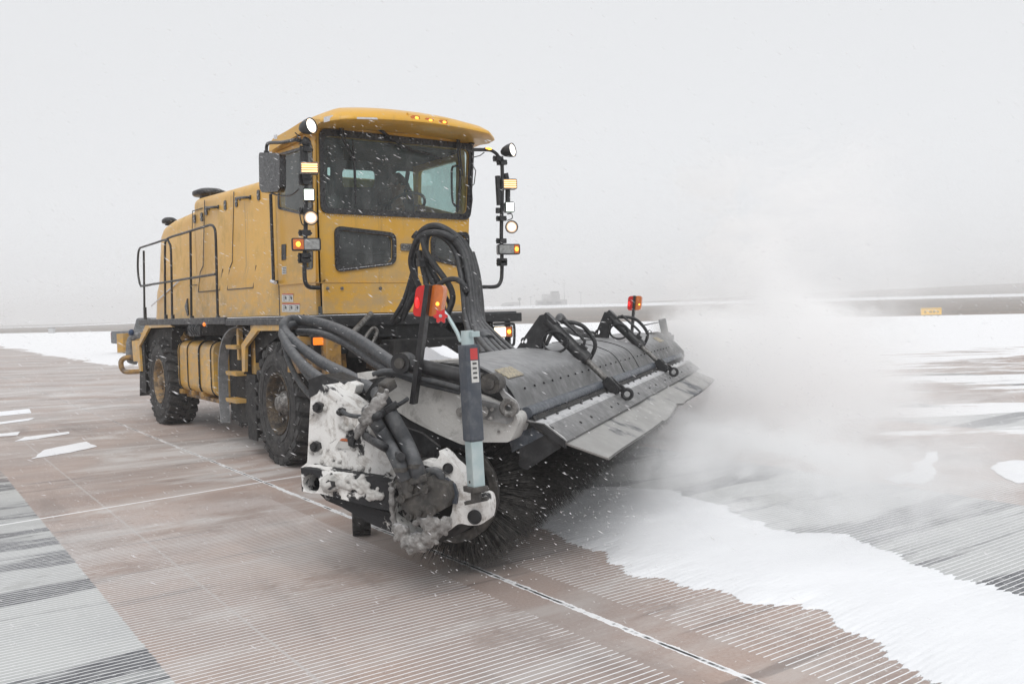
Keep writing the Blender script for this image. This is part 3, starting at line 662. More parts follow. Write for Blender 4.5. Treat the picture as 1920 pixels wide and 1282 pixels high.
# roof: cap over the cab with the long curved visor
def roof_mesh():
    mbx = MB(); rows_ = []
    plan = [(3.70, -8.78), (3.76, -8.62), (3.95, -8.44), (4.25, -8.31), (4.74, -8.26), (5.2, -8.31), (5.5, -8.42), (5.72, -8.62), (5.83, -8.86)]
    n_ = 33
    for i in range(n_):
        f = i / (n_ - 1); y_ = 3.70 + (5.86 - 3.70) * f; u_ = (y_ - 4.77) / 1.09
        xe = -8.28 - .10 * abs(u_) ** 2 - .16 * max(0, abs(u_) - .82) / .18
        ze = 3.59 + .012 * u_ + .055 * (1 - abs(u_) ** 2.2)
        crown = 3.835 - .09 * abs(u_) ** 2.5 - .075 * max(0, abs(u_) - .75) / .25
        rear = -10.0
        row = [Vector((XF + .0, y_, ze - .005)), Vector((xe - .12, y_, ze - .02)), Vector((xe, y_, ze)), Vector((xe - .01, y_, ze + .035)), Vector((xe - .10, y_, ze + (crown - ze) * .55)), Vector((xe - .30, y_, ze + (crown - ze) * .93)),
               Vector((xe - .5, y_, crown)), Vector((-9.4, y_, crown - .02)), Vector((-9.85, y_, crown - .03)), Vector((-9.97, y_, crown - .07)), Vector((rear, y_, 3.52))]
        rows_.append(row + [row[0].copy()])
    mbx.strip(rows_); n2 = len(rows_[0]); mbx.add(rows_[0][:-1], [tuple(range(n2 - 1))[::-1]]); mbx.add(rows_[-1][:-1], [tuple(range(n2 - 1))])
    return mbx
roof = obj('cab_roof', roof_mesh(), 'yellow', T, .006)
mb = MB(); mb.bb((-10.1, YN - .03, 3.53), (XF, YF + .03, 3.60)); obj('roof_gutter', mb, 'yellow', roof, .01)
def ylamp(px, py, x_, wd=.10):
    c = X(px, py, x_); mb_ = MB(); mb_.panel(rnd([c + ya * a_ + za * b_ for a_, b_ in ((-wd / 2, -.022), (wd / 2, -.022), (wd / 2, .022), (-wd / 2, .022))], .018), [], (.03, 0, 0)); l_ = obj('marker_lamp', mb_, 'orange', roof, .004)
    mb_ = MB(); mb_.blob(c + xa * .028 + ya * .012, .017, 5, 0, (.6, 1.4, .8)); obj('bulb', mb_, 'amberhot', l_)
for px_, py_ in ((777, 222), (803, 226.5), (829, 230)): ylamp(px_, py_, -8.32)
c0 = X(762, 217, -8.37); c1 = X(842, 234, -8.37)
mb = MB(); mb.panel([c0 + za * .03, X(765, 216, -8.38), X(838, 224.5, -8.38), c1, X(763, 228, -8.36)], [], (.03, 0, 0)); obj('lamp_shelf', mb, 'yellow', roof, .006)
for q in (((607, 230), (607, 220), (624, 216), (624, 226)), ((669, 220), (706, 221), (708, 224.5), (669, 223.5)), ((514, 262), (514, 254), (520, 252), (520, 260))):
    xx = -8.40 if q[0][0] > 640 else -8.50 if q[0][0] > 600 else -9.8
    if q[0][0] < 640: pts_ = [Y(a_, b_, 3.70) if q[0][0] < 560 else X(a_, b_, -8.455) for a_, b_ in q]
    else: pts_ = [X(a_, b_, -8.285) for a_, b_ in q]
    mb = MB(); mb.panel(pts_, [], (0, -.004, 0) if q[0][0] < 560 else (.006, 0, 0)); obj('reflective_strip', mb, 'reflect', roof)
mb = MB()
for i, (a_, b_) in enumerate(((675, 232), (685, 233), (722, 237), (760, 240), (822, 246), (842, 249))): p = X(a_, b_, XF + .03); mb.tube([p + za * .03, p, p - za * random.uniform(.01, .04) + ya * .015], .011, 6)
mb.tube([X(a_, b_, -8.8) for a_, b_ in ((752, 240), (757, 236), (765, 236), (772, 241))], .012, 6); obj('visor_fittings', mb, 'blackgloss', roof)
# wipers
def wiper(arm, blade, mount=None):
    mb_ = MB(); pts_ = [X(a_, b_, XF + .06) for a_, b_ in arm]
    mb_.tube(pts_, [.020] + [.011] * (len(pts_) - 1), 6); mb_.tube([p + ya * .03 for p in pts_], .007, 6); mb_.blob(pts_[0], .04, 5, .2); w_ = obj('wiper', mb_, 'blackgloss', T)
    mb_ = MB(); mb_.tube([X(a_, b_, XF + .045) for a_, b_ in blade], [.008, .014, .016, .008], 6); obj('wiper_blade', mb_, 'blackgloss', w_)
wiper(((636, 228), (643, 262), (665, 306)), ((661, 262), (664, 300), (666, 345), (667, 385)))
wiper(((700, 234), (735, 262), (772, 283)), ((728, 268), (765, 281), (800, 288), (829, 298)))
wiper(((857, 247), (859, 290), (864, 330)), ((862, 300), (863, 330), (861, 365), (857, 398)))
mb = MB(); mb.tube([X(a_, b_, XF + .03) for a_, b_ in ((884, 262), (886, 300), (883, 340), (885, 375), (882, 398))], .010, 6); mb.tube([X(a_, b_, XF + .02) for a_, b_ in ((880, 245), (888, 270), (880, 300), (892, 320), (889, 345), (884, 350))], .006, 6); mb.tube([X(a_, b_, XF + .02) for a_, b_ in ((884, 296), (900, 292), (908, 286))], .006, 6); mb.box(X(884, 258, XF + .03), (.06, .05, .16)); obj('wiring', mb, 'blackgloss', T)

# cab interior: seat, wheel, console, belts
mb = MB(); mb.bb((-9.25, YN + .1, 2.3), (-8.95, YF - .1, 2.62)); obj('dashboard', mb, 'interior', T, .05)
def seat(y_, x_=-9.72):
    mb_ = MB(); mb_.box((x_ + .12, y_, 2.25), (.5, .5, .14)); mb_.box((x_ - .12, y_, 2.6), (.14, .46, .7)); s_ = obj('seat', mb_, 'seat', T, .05); mb_ = MB(); mb_.box((x_ - .14, y_, 3.06), (.10, .26, .2)); obj('headrest', mb_, 'seat', s_, .04); mb_ = MB(); mb_.cyl((x_ + .1, y_, 1.72), (x_ + .1, y_, 2.2), .12); obj('seat_post', mb_, 'interior', s_)
seat(5.15); seat(4.15, -9.55)
wc = Vector((-9.16, 5.02, 2.88)); wax = Vector((-.55, 0, .83)).normalized(); wb = wax.cross(ya)
mb = MB(); mb.tube([wc + ya * .22 * math.cos(i * math.pi / 16) + wb * .22 * math.sin(i * math.pi / 16) for i in range(33)], .017, 8); mb.cyl(wc, wc - wax * .45, .035)
for q in (0, 2.1, 4.2): mb.beam(wc, wc + ya * .22 * math.cos(q) + wb * .22 * math.sin(q), .03, .02)
obj('steering_wheel', mb, 'interior', T)
mb = MB(); b0 = X(765, 322, -9.95); mb.beam(b0, X(761, 344, -9.95), .05, .02, xa); mb.beam(X(761, 344, -9.95), X(752, 372, -9.95), .05, .02, xa); mb.beam(X(763, 344, -9.95), X(770, 372, -9.95), .05, .02, xa); obj('seat_belt', mb, 'interior', T)
mb = MB(); mb.tube(spline([Y(a_, b_, YF - .09) for a_, b_ in ((860, 312), (851, 312), (847, 322), (848, 372), (852, 384), (860, 388))], 5), .014, 8); obj('grab_rail', mb, 'blackgloss', T)
mb = MB(); mb.tube([X(a_, b_, -9.3) for a_, b_ in ((626, 262), (624, 290), (625, 340), (623, 385))], .035, 8); mb.box(X(628, 275, -9.2), (.1, .16, .22)); mb.box(X(623, 380, -9.2), (.1, .14, .14)); mb.tube(spline([X(a_, b_, -9.2) for a_, b_ in ((622, 275), (611, 292), (611, 340), (613, 370))], 4), .012, 6); obj('radio_console', mb, 'interior', T)

# ---- tanks, guards, fenders, steps
tk = []
def tank_section(x_): return None
mb = MB(); pr_ = rnd([Vector((-13.75, a_, b_)) for a_, b_ in ((3.58, .56), (3.58, 1.31), (4.25, 1.31), (4.25, .56))], .16, 6); mb.panel(pr_, [], (1.75, 0, 0)); tankk = obj('fuel_tank', mb, 'yellow', T, .02)
for x_ in (-13.66, -13.22, -12.66, -12.62, -12.1):
    mb = MB(); pr2 = rnd([Vector((x_, a_, b_)) for a_, b_ in ((3.572, .552), (3.572, 1.318), (4.2, 1.318), (4.2, .552))], .165, 6)
    mb.tube(pr2 + [pr2[0]], .008, 6); obj('tank_strap', mb, 'under', tankk)
mb = MB(); mb.cyl(Y(345, 638, 3.72), Y(354, 629, 3.80), .07, 16); mb.cyl(Y(353, 630, 3.79), Y(355, 627, 3.80), .085, 16); obj('filler_neck', mb, 'yellow_dirty', tankk)
mb = MB()
for px_ in (343, 362, 381): c = Y(px_, 733 + (px_ - 343) * .15, 3.62); mb.box(c + ya * .12, (.17, .3, .07))
mb.bb((-13.8, 3.7, .46), (-11.9, 4.2, .52)); obj('tank_shelf', mb, 'yellow_dirty', tankk, .01)
mb = MB(); c = Y(363, 620, 3.45); mb.panel([Y(a_, b_, 3.45) for a_, b_ in ((352, 612), (375, 611), (375, 630), (354, 630))], [], (0, .02, 0))
for i in range(4): p = Y(357 + i * 4.4, 609, 3.43); mb.tube(spline([p, p - ya * .03 - za * .05, p - za * .11, p - za * .14 + ya * .02], 4), .012, 6)
obj('valve_block', mb, 'deck', T, .004)
mb = MB(); c = Y(383, 608, 3.44); mb.blob(c, .035, 6, 0, (1.4, .5, .8)); obj('side_marker_lamp', mb, 'amber', T)
# arched grey guard of rubber belting behind the ladder (a section of the second fender)
gx = []; cx_, cz_ = -10.42, .72
prof = [(-11.52, .28), (-11.55, .55), (-11.55, .95), (-11.47, 1.2), (-11.3, 1.38), (-11.05, 1.48), (-10.75, 1.52)]
cv = spline([Vector((a_, 0, b_)) for a_, b_ in prof], 6)
g0 = Y(403, 765, 3.5)
mb = MB(); rows_ = [[Vector((p.x, 3.5, p.z)), Vector((p.x, 3.62, p.z)), Vector((p.x + .03, 3.62, p.z - .01)), Vector((p.x + .03, 3.5, p.z - .01)), Vector((p.x, 3.5, p.z))] for p in cv]; mb.strip(rows_, False); obj('mud_guard', mb, 'guard', T)
mb = MB(); mb.bb((-11.5, 3.63, .30), (-10.15, 4.3, 1.5)); obj('inner_guard', mb, 'under', T, .02)
mb = MB(); random.seed(3)
for i in range(110): mb.blob((-11.4 + random.random() * 1.15, 3.70, .28 + random.random() * .75), random.uniform(.02, .06), 5, .9)
obj('frozen_slush', mb, mat("black_slush", (.04, .04, .042), (.12, .12, .12), 20, .4, .65, .8, 0, .6), T)
mb = MB()
for r_ in (.40, .47): mb.tube([Vector((-10.35 + r_ * math.cos(a_ * .1), 3.80, 1.0 + r_ * math.sin(a_ * .1))) for a_ in range(14, 31)], .008, 6)
obj('cable_loop', mb, 'guard', T)
for py0 in (651, 700.5, 751):
    mb = MB(); p = Y(441, py0, 3.55)
    mb.bb((p.x - .20, 3.50, p.z - .02), (p.x + .20, 3.78, p.z + .015))
    for i in range(9): mb.bb((p.x - .19 + i * .045, 3.49, p.z + .0), (p.x - .165 + i * .045, 3.77, p.z + .03))
    obj('step', mb, 'yellow', T, .003)
def fender(pts, mt, y0=3.46, y1=3.52, ext=None, name='fender'):
    mb_ = MB(); mb_.panel([Y(a_, b_, y0) for a_, b_ in pts], [], (0, y1 - y0, 0)); return obj(name, mb_, mt, T, .006)
# rear wheel arch: bent yellow flat bar with a top plate going inwards
def arch(pts, inner, wdt=.62):
    a0 = [Y(a_, b_, 3.45) for a_, b_ in pts]; a1 = [Y(a_, b_, 3.45) for a_, b_ in inner]
    mb_ = MB(); mb_.panel(a0 + a1[::-1], [], (0, .035, 0)); f_ = obj('fender', mb_, 'yellow', T, .006)
    mb_ = MB(); mb_.strip([[p + ya * .02, p + ya * wdt] for p in a0], False); mb_.strip([[p + ya * .02 - za * .03, p + ya * wdt - za * .03] for p in a0], False); obj('fender_top', mb_, 'under', f_)
arch([(261, 696), (255, 652), (274, 606), (313, 604.5)], [(264, 696), (261, 649), (279, 615), (324, 613)])
arch([(454, 697), (452.5, 646), (478, 606.5), (530, 605.5)], [(459, 697), (460, 650), (483, 620), (530, 620)])
mb = MB(); mb.panel([Y(a_, b_, 3.47) for a_, b_ in ((247, 639), (262, 638), (260, 677), (250, 677))], [], (0, .35, 0)); obj('fender_box', mb, 'yellow', T, .006)
mb = MB(); mb.bb((-10.40, 3.55, .95), (-10.28, 3.62, 1.53)); mb.bb((-10.95, 3.56, 1.1), (-10.88, 3.62, 1.55)); obj('ladder_post', mb, 'yellow', T, .006)
for (x0, x1, z0, z1, th) in ((-15.75, -15.1, .42, 1.3, .02), (-10.42, -10.05, .18, .95, .02)):
    mb = MB(); mb.bb((x0, 3.5, z0), (x0 + .025, 3.95, z1)); mb.bb((x0, 3.49, z0), (x0 + .30, 3.51, z1)); obj('mud_flap', mb, 'under', T, .004)
mb = MB(); mb.panel([Y(a_, b_, 3.56) for a_, b_ in ((262, 652), (279, 618), (322, 616), (322, 660), (300, 640), (276, 660), (270, 720), (262, 742))], [], (0, .5, 0)); obj('wheel_arch_liner', mb, 'under', T)
mb = MB(); mb.panel([Y(a_, b_, 3.56) for a_, b_ in ((462, 655), (486, 622), (545, 622), (560, 640), (560, 660), (520, 632), (485, 660), (474, 700), (466, 780), (462, 780))], [], (0, .5, 0)); obj('wheel_arch_liner', mb, 'under', T)
# rear bumper box, tow loop
mb = MB(); rb = [D(a_, b_, 15.6) for a_, b_ in ((218, 625.5), (247, 625), (247, 661), (220, 661))]
x0 = -16.9
mb.bb((-16.75, 3.35, 1.0), (-16.70, 3.62, 1.36)); bp = [X(a_, b_, -16.7) for a_, b_ in ((219, 626), (233, 626), (233, 661), (220, 661))]
mb = MB(); mb.panel([D(a_, b_, 16.1) for a_, b_ in ((218.5, 626), (246, 624), (246, 661), (220, 661))], [], (0, .04, 0)); mb.panel([D(a_, b_, 16.1) for a_, b_ in ((231, 625), (246, 624), (246, 661), (231, 661))], [], (.0, .5, 0)); obj('rear_bumper', mb, 'yellow', T, .006)
mb = MB(); mb.tube(spline([D(a_, b_, 15.8) for a_, b_ in ((262, 696), (240, 697), (231, 694), (227, 684), (228, 676), (235, 671), (248, 670))], 6), .045, 10); obj('tow_loop', mb, 'yellow_dirty', T)
mb = MB(); mb.tube(spline([D(a_, b_, 15.9) for a_, b_ in ((262, 628), (252, 631), (244, 640), (243, 670), (247, 676), (256, 677))], 6), .06, 10); mb.blob(D(247, 624, 15.9), .06, 5, .3); obj('air_hose', mb, 'guard', T)
mb = MB(); mb.blob(D(246, 623, 15.8), .05, 5, .5); obj('blue_coupling', mb, mat("blue_plastic", (.02, .05, .12), None), T)

# ---- handrail on the deck
mb = MB(); ry = 3.50
def RY(*q): return [Y(a_, b_, ry) for a_, b_ in q]
r_ = .017
mb.tube(spline(RY((271, 598), (269.5, 470), (268, 462))[:2], 2), r_, 8)
mb.tube(spline(RY((310, 600), (309.5, 530), (309.5, 463), (312, 451), (319, 445), (345, 437), (385, 424.5), (395, 422), (401, 426), (404, 438), (405.5, 480), (407, 540), (408.5, 600)), 5), r_, 8)
mb.tube(spline(RY((323, 600), (322, 540), (320.5, 470), (317, 455), (311, 449.5), (290, 456), (268, 463), (262, 466), (259, 478), (258.5, 505), (261, 526), (266, 536), (290, 532)), 5), r_, 8)
mb.tube(RY((264, 536.5), (404, 514)), r_, 8); mb.tube(RY((357, 434), (359, 600)), r_, 8)
hr = obj('handrail', mb, 'black', T)
mb = MB()
for px_, h_ in ((271, 576), (310, 590), (323, 590), (359, 592), (408, 592)): p = Y(px_ + 1, h_, ry); q = Y(px_ + 1, 600, ry); mb.box((p + q) / 2, (.07, .04, abs(p.z - q.z)))
obj('rail_socket', mb, 'black', hr, .004)
# tall grab rail behind the door
mb = MB(); mb.tube([Y(507.5, 364, 3.72), Y(513, 528, 3.72)], .020, 8); mb.cyl(Y(511, 528, 3.72), Y(522, 529, 3.79), .02); gr_ = obj('door_grab_rail', mb, 'blackgloss', T); mb = MB(); mb.cyl(Y(505.8, 364, 3.71), Y(510.8, 528, 3.71), .008, 8); mb.cyl(Y(509, 527, 3.71), Y(516, 530, 3.71), .022, 8); obj('rail_white_edge', mb, 'reflect', gr_)  # thin bright rod forms the rail's white edge, with a fitting at its foot

# ---- wheels
def wheel(x_, y_, sgn, rimmat, rot=0):
    """sgn -1: outer face towards -y"""
    R_, W_, c = .672, .43, Vector((x_, y_, .672)); ax_ = Vector((0, sgn, 0))       # y_ = outer face
    e = Empty_('wheel', c, T)
    pr2 = [(-W_, .33), (-W_ + .0, .40), (-W_ - .02, .50), (-W_, .60), (-W_ + .04, .632), (-.04, .632), (0, .60), (.02, .50), (.012, .42), (0, .36), (-.02, .335), (-.05, .33)]
    mb_ = MB(); mb_.lathe(c, ax_, pr2, 64)
    for rr in (.425, .47, .565): mb_.tube([c + ax_ * (.016 if rr != .565 else .010) + Vector((math.cos(a_), 0, math.sin(a_))) * rr for a_ in [2 * math.pi * i / 48 for i in range(49)]], .005, 4, True, False)
    n_ = 26
    for i in range(n_):
        for s2 in (0, 1):
            a_ = 2 * math.pi * (i + .5 * s2) / n_ + rot; rd = Vector((math.cos(a_), 0, math.sin(a_))); tg = Vector((-math.sin(a_), 0, math.cos(a_)))
            l0 = c + ax_ * (-.055 if s2 == 0 else -W_ + .055); tdir = (ax_ * (1 if s2 == 0 else -1) + tg * .25).normalized()
            mb_.box(l0 + rd * .645 - tdir * .03, (.17, .095, .056), (tdir, tdir.cross(rd).normalized(), rd))
            mb_.box(l0 + rd * .618 + tdir * .052, (.035, .085, .07), (tdir, tdir.cross(rd).normalized(), rd))
            mb_.box(c + ax_ * (-W_ / 2 + (.045 if s2 else -.045)) + rd * .648, (.12, .07, .05), ((ax_ + tg * .5).normalized(), (ax_ + tg * .5).normalized().cross(rd).normalized(), rd))
    obj('tyre', mb_, 'rubber', e, 0)
    mb_ = MB(); mb_.lathe(c, ax_, [(-.02, .34), (.0, .345), (.004, .33), (-.015, .315), (-.06, .30), (-.12, .285), (-.13, .27), (-.115, .20), (-.10, .13), (-.10, .0)], 48)
    obj('rim', mb_, rimmat, e)
    mb_ = MB()
    for i in range(10):
        a_ = 2 * math.pi * i / 10 + .2; rd = Vector((math.cos(a_), 0, math.sin(a_))); mb_.cyl(c + rd * .175 - ax_ * .11, c + rd * .175 - ax_ * .065, .021, 6)
    mb_.lathe(c, ax_, [(-.11, .135), (-.07, .13), (-.055, .10), (-.02, .095), (.0, .075), (.012, .045), (.014, 0)], 28)
    for i in range(12):
        a_ = 2 * math.pi * i / 12; rd = Vector((math.cos(a_), 0, math.sin(a_))); mb_.cyl(c + rd * .245 - ax_ * .125, c + rd * .245 - ax_ * .10, .014, 6)
    obj('hub', mb_, 'hub' if rimmat == 'rim' else 'rim2', e)
    return e
def Empty_(name, loc, parent):
    o = bpy.data.objects.new(name, None); COL.objects.link(o); o.parent = parent; o.empty_display_size = .2; return o
wheel(-9.38, 3.47, -1, 'rim'); wheel(-14.47, 3.47, -1, 'rim2', .1); wheel(-9.38, 6.01, 1, 'rim'); wheel(-14.47, 6.01, 1, 'rim2')

# ---- mirror on its arm
mc = [Y(a_, b_, 3.36) for a_, b_ in ((485, 286), (524, 287), (524, 349), (521, 359), (490, 361), (486, 352))]
mb = MB(); mb.panel(rnd(mc, .05), [], (-.05, .09, 0)); mir = obj('wing_mirror', mb, 'blackgloss', T, .02)
mb = MB(); mb.tube(spline([Y(a_, b_, 3.42) for a_, b_ in ((500, 288), (500, 274), (506, 268), (530, 267), (555, 262))], 6), .018, 8); mb.tube(spline([Y(a_, b_, 3.42) for a_, b_ in ((508, 362), (525, 367), (545, 366), (560, 355))], 6), .009, 8); mb.cyl(Y(500, 283, 3.42), Y(500, 292, 3.42), .03, 10); obj('mirror_arm', mb, 'blackgloss', mir)

# ---- lamp masts
def ring(c, nrm, r, mt, parent, depth=.06, body='blackgloss', lens=.86, name='lamp'):
    nrm = Vector(nrm).normalized(); mb_ = MB(); mb_.lathe(c, nrm, [(-depth * 1.7, 0), (-depth * 1.6, r * .35), (-depth * 1.2, r * .68), (-depth * .5, r * .93), (0, r), (.014, r), (.014, r * lens), (-.002, r * lens)], 32); l_ = obj(name, mb_, body, parent)
    mb_ = MB(); mb_.lathe(Vector(c) + nrm * .004, nrm, [(0, r * lens), (.004, r * .62)], 32); obj('reflector', mb_, 'lampglow' if mt != 'lamp' else 'lampwarm', l_)
    mb_ = MB(); mb_.lathe(Vector(c) + nrm * .008, nrm, [(0, r * (.64 if mt != 'lamp' else lens * .93)), (.008, 0)], 32); obj('lens', mb_, mt, l_); return l_
def boxlamp(c, wd, ht, mt, parent, nrm=xa, slats=0, body='blackgloss', split=None, depth=.09, name='lamp'):
    nrm = Vector(nrm).normalized(); rt = ZU.cross(nrm).normalized(); c = Vector(c)
    P_ = lambda a_, b_, k_=0.: c + rt * a_ + ZU * b_ + nrm * k_
    mb_ = MB(); mb_.panel(rnd([P_(-wd / 2, -ht / 2), P_(wd / 2, -ht / 2), P_(wd / 2, ht / 2), P_(-wd / 2, ht / 2)], .022), [], -nrm * depth); l_ = obj(name, mb_, body, parent, .012)
    i_ = .012
    if split:
        (fa, ma), (fb, mb2) = split; xs_ = -wd / 2 + i_
        for f_, mm in split:
            x2 = xs_ + (wd - 2 * i_) * f_; mb_ = MB(); mb_.panel(rnd([P_(xs_ + .003, -ht / 2 + i_), P_(x2 - .003, -ht / 2 + i_), P_(x2 - .003, ht / 2 - i_), P_(xs_ + .003, ht / 2 - i_)], .01, 3), [], nrm * .010); le = obj('lens', mb_, mm, l_, .003)
            if mm == 'orange': mb_ = MB(); mb_.blob(P_((xs_ + x2) / 2, 0, .012), .026, 6, .1, (.4, 1, 1)); obj('bulb', mb_, 'amberhot', l_)
            xs_ = x2
    elif slats:
        mb_ = MB()
        for i in range(slats):
            z_ = -ht / 2 + i_ + (ht - 2 * i_) * (i + .5) / slats; hh = (ht - 2 * i_) / slats * .30; mb_.panel([P_(-wd / 2 + i_, z_ - hh), P_(wd / 2 - i_, z_ - hh), P_(wd / 2 - i_, z_ + hh), P_(-wd / 2 + i_, z_ + hh)], [], nrm * .006)
        obj('lens', mb_, mt, l_)
        mb_ = MB(); mb_.panel([P_(-wd / 2 + i_, -ht / 2 + i_), P_(wd / 2 - i_, -ht / 2 + i_), P_(wd / 2 - i_, ht / 2 - i_), P_(-wd / 2 + i_, ht / 2 - i_)], [], nrm * .003); obj('reflector', mb_, 'orange', l_)
    else:
        mb_ = MB(); mb_.panel([P_(-wd / 2 + i_, -ht / 2 + i_), P_(wd / 2 - i_, -ht / 2 + i_), P_(wd / 2 - i_, ht / 2 - i_), P_(-wd / 2 + i_, ht / 2 - i_)], [], nrm * .006); obj('lens', mb_, mt, l_)
    return l_
XM = -8.42; fn = Vector((.93, -.36, 0)).normalized()
def mast(q, clamps, arms, thick, near):
    e = Empty_('lamp_mast', None, T); mb_ = MB(); P_ = lambda a_, b_: X(a_, b_, XM)
    mb_.tube(spline([P_(*p) for p in q], 5), .022, 10)
    for p in clamps:
        c = P_(*p); mb_.box(c, (.09, .085, .055)); mb_.cyl(c - ya * .07, c + ya * .07, .012, 8); mb_.cyl(c - ya * .055 + za * .03, c - ya * .055 - za * .03, .012, 8)
    for a_ in arms: mb_.tube(spline([P_(*p) for p in a_], 5), .020, 8)
    for (p, r2) in thick:
        for a_, b_ in zip(p, p[1:]): mb_.tube([P_(*a_), P_(*b_)], r2, 8)
    obj('mast_tube', mb_, 'black', e); return e
def Mx(a_, b_, k_=0.): return X(a_, b_, XM) + fn * k_
nm = mast([(570, 262), (574, 300), (574, 360), (573, 430), (571, 487), (571, 515), (573, 530), (580, 538), (599, 539.5)], [(574, 280), (572, 333), (573, 342), (573, 396), (572, 437), (571, 480), (571, 488)],
          [[(556, 262), (566, 266), (572, 270)]], [([(567, 278), (568, 322)], .030)], True)
ring(Mx(582, 241, .12), (.90, .40, .12), .080, 'lamp', nm, .085, 'deck', .86, 'spot_lamp'); boxlamp(Mx(580, 317.5, .09), .175, .118, 'lampamber_bar', nm, fn, 4, 'hub', name='slatted_lamp')
boxlamp(Mx(579, 367, .08), .115, .125, 'lampled', nm, fn, name='led_lamp'); ring(Mx(582.5, 410, .08), fn, .073, 'lampwarm', nm, .06, 'blackgloss', .86, 'work_lamp')
boxlamp(Mx(574, 459, .07), .285, .125, None, nm, fn, split=((.42, 'orange'), (.58, 'lensgrey')), name='turn_signal_lamp')
mb = MB()
for p in ([(568, 390), (562, 400), (566, 420), (572, 424)], [(556, 262), (560, 255), (566, 268), (560, 272)], [(553, 250), (562, 258)], [(550, 262), (560, 266)], [(584, 376), (586, 388), (582, 394)]): mb.tube(spline([Mx(*q, .03) for q in p], 4), .006, 6)
mb.blob(Mx(574, 268, .02), .05, 5, .4); scatter('wire', mb, 'blackgloss', nm, .03)
fm = mast([(941, 300), (942, 340), (941, 390), (940, 440), (941, 480), (941, 510), (939, 527), (930, 537), (903, 538)], [(934, 298), (941, 305), (940, 410), (940, 452), (941, 489), (941, 494)],
          [[(884, 281), (905, 281), (920, 282), (930, 288), (936, 296)]], [([(933, 330), (936, 385)], .032), ([(948, 325), (952, 345), (952, 385)], .030), ([(934, 390), (934, 400)], .03)], False)
ring(Mx(955, 285, .12), (.90, .42, .10), .080, 'lamp', fm, .085, 'deck', .86, 'spot_lamp'); boxlamp(Mx(953, 347, .09), .165, .118, 'lampamber_bar', fm, fn, 4, 'hub', name='slatted_lamp')
boxlamp(Mx(952.5, 390, .09), .108, .122, 'lampled', fm, fn, name='led_lamp'); ring(Mx(956, 427, .08), fn, .075, 'lampwarm', fm, .06, 'blackgloss', .86, 'work_lamp')
boxlamp(Mx(952, 468, .07), .26, .120, None, fm, fn, split=((.74, 'lensgrey'), (.26, 'orange')), name='turn_signal_lamp')
mb = MB(); mb.tube(spline([Mx(*q, .03) for q in [(950, 402), (958, 402), (959, 410), (950, 414)]], 4), .006, 6); mb.blob(Mx(912, 280.5, .01), .028, 5, 0, (1, 1.8, .7)); scatter('wire', mb, 'blackgloss', fm, .03)
mb = MB(); mb.blob(Mx(915, 280, .03), .024, 5, 0, (.6, 1.9, .6)); obj('marker_lamp', mb, 'amberhot', fm)

# ---- front end below the deck
boxlamp(Vector((-8.36, Y_ := X(943, 622, -8.36).y, X(943, 622, -8.36).z)), .25, .135, None, T, Vector((1, -.15, 0)), split=((.66, 'lampwarm'), (.34, 'orange')), name='headlamp')
c = X(598, 639.5, -8.45); boxlamp(c, .15, .10, None, T, Vector((1, -.3, 0)), split=((.01, 'ink'), (.99, 'amber')), name='headlamp')
mb = MB(); mb.tube(spline([X(a_, b_, -8.36) for a_, b_ in ((926, 608), (958, 607), (964, 612), (964, 640), (960, 647), (940, 646))], 5), .016, 8); mb.bb((-8.46, 5.55, 1.18), (-8.40, 5.95, 1.22)); obj('headlamp_guard', mb, 'black', T)
mb = MB(); mb.panel([X(a_, b_, -8.5) for a_, b_ in ((694, 631), (743, 631), (748, 690), (724, 700), (690, 690))], [], (-.05, 0, 0)); mb.panel([X(a_, b_, -8.55) for a_, b_ in ((560, 655), (648, 655), (650, 688), (560, 700))], [], (-.3, 0, 0)); mb.panel([X(a_, b_, -8.52) for a_, b_ in ((560, 630), (583, 632), (583, 646), (560, 648))], [], (-.05, 0, 0))
mb.panel([X(a_, b_, -8.5) for a_, b_ in ((840, 600), (872, 600), (872, 622), (850, 626), (832, 612))], [], (-.05, 0, 0)); mb.bb((-8.5, 3.62, .95), (-8.35, 3.78, 1.42)); fb = scatter('front_bracket', mb, 'yellow_dirty', T, .12, .008)[0]
mb = MB()
for a_, b_ in ((703, 645), (712, 650), (708, 662), (722, 668), (735, 645), (738, 664), (700, 672)): p = X(a_, b_, -8.49); mb.cyl(p, p + xa * .03, .016, 6)
mb.beam(X(728, 642, -8.46), X(733, 674, -8.46), .02, .03); scatter('bolt', mb, 'hub', fb)
# hitch tower, tubes and hoses packed between truck and brush
mb = MB(); mb.bb((-8.5, 4.3, .45), (-8.2, 5.2, 1.35)); mb.beam((-8.3, 4.45, .6), (-7.2, 4.35, .62), .16, .2); mb.beam((-8.3, 5.05, .6), (-7.2, 5.1, .62), .16, .2); mb.beam((-8.3, 4.74, 1.2), (-7.1, 4.74, 1.0), .2, .16); mb.bb((-8.48, 3.9, 1.18), (-8.3, 5.6, 1.30)); mb.bb((-8.4, 4.0, .9), (-8.2, 5.5, 1.0)); obj('hitch', mb, 'under', T, .015)
mb = MB(); mb.tube([X(696, 588, -8.3), X(660, 625, -8.1)], .028, 10); mb.tube(spline([X(a_, b_, -8.2) for a_, b_ in ((678, 645), (690, 625), (700, 615), (707, 622), (700, 640), (690, 655))], 5), .02, 8); obj('lift_cylinder', mb, 'hub', T)
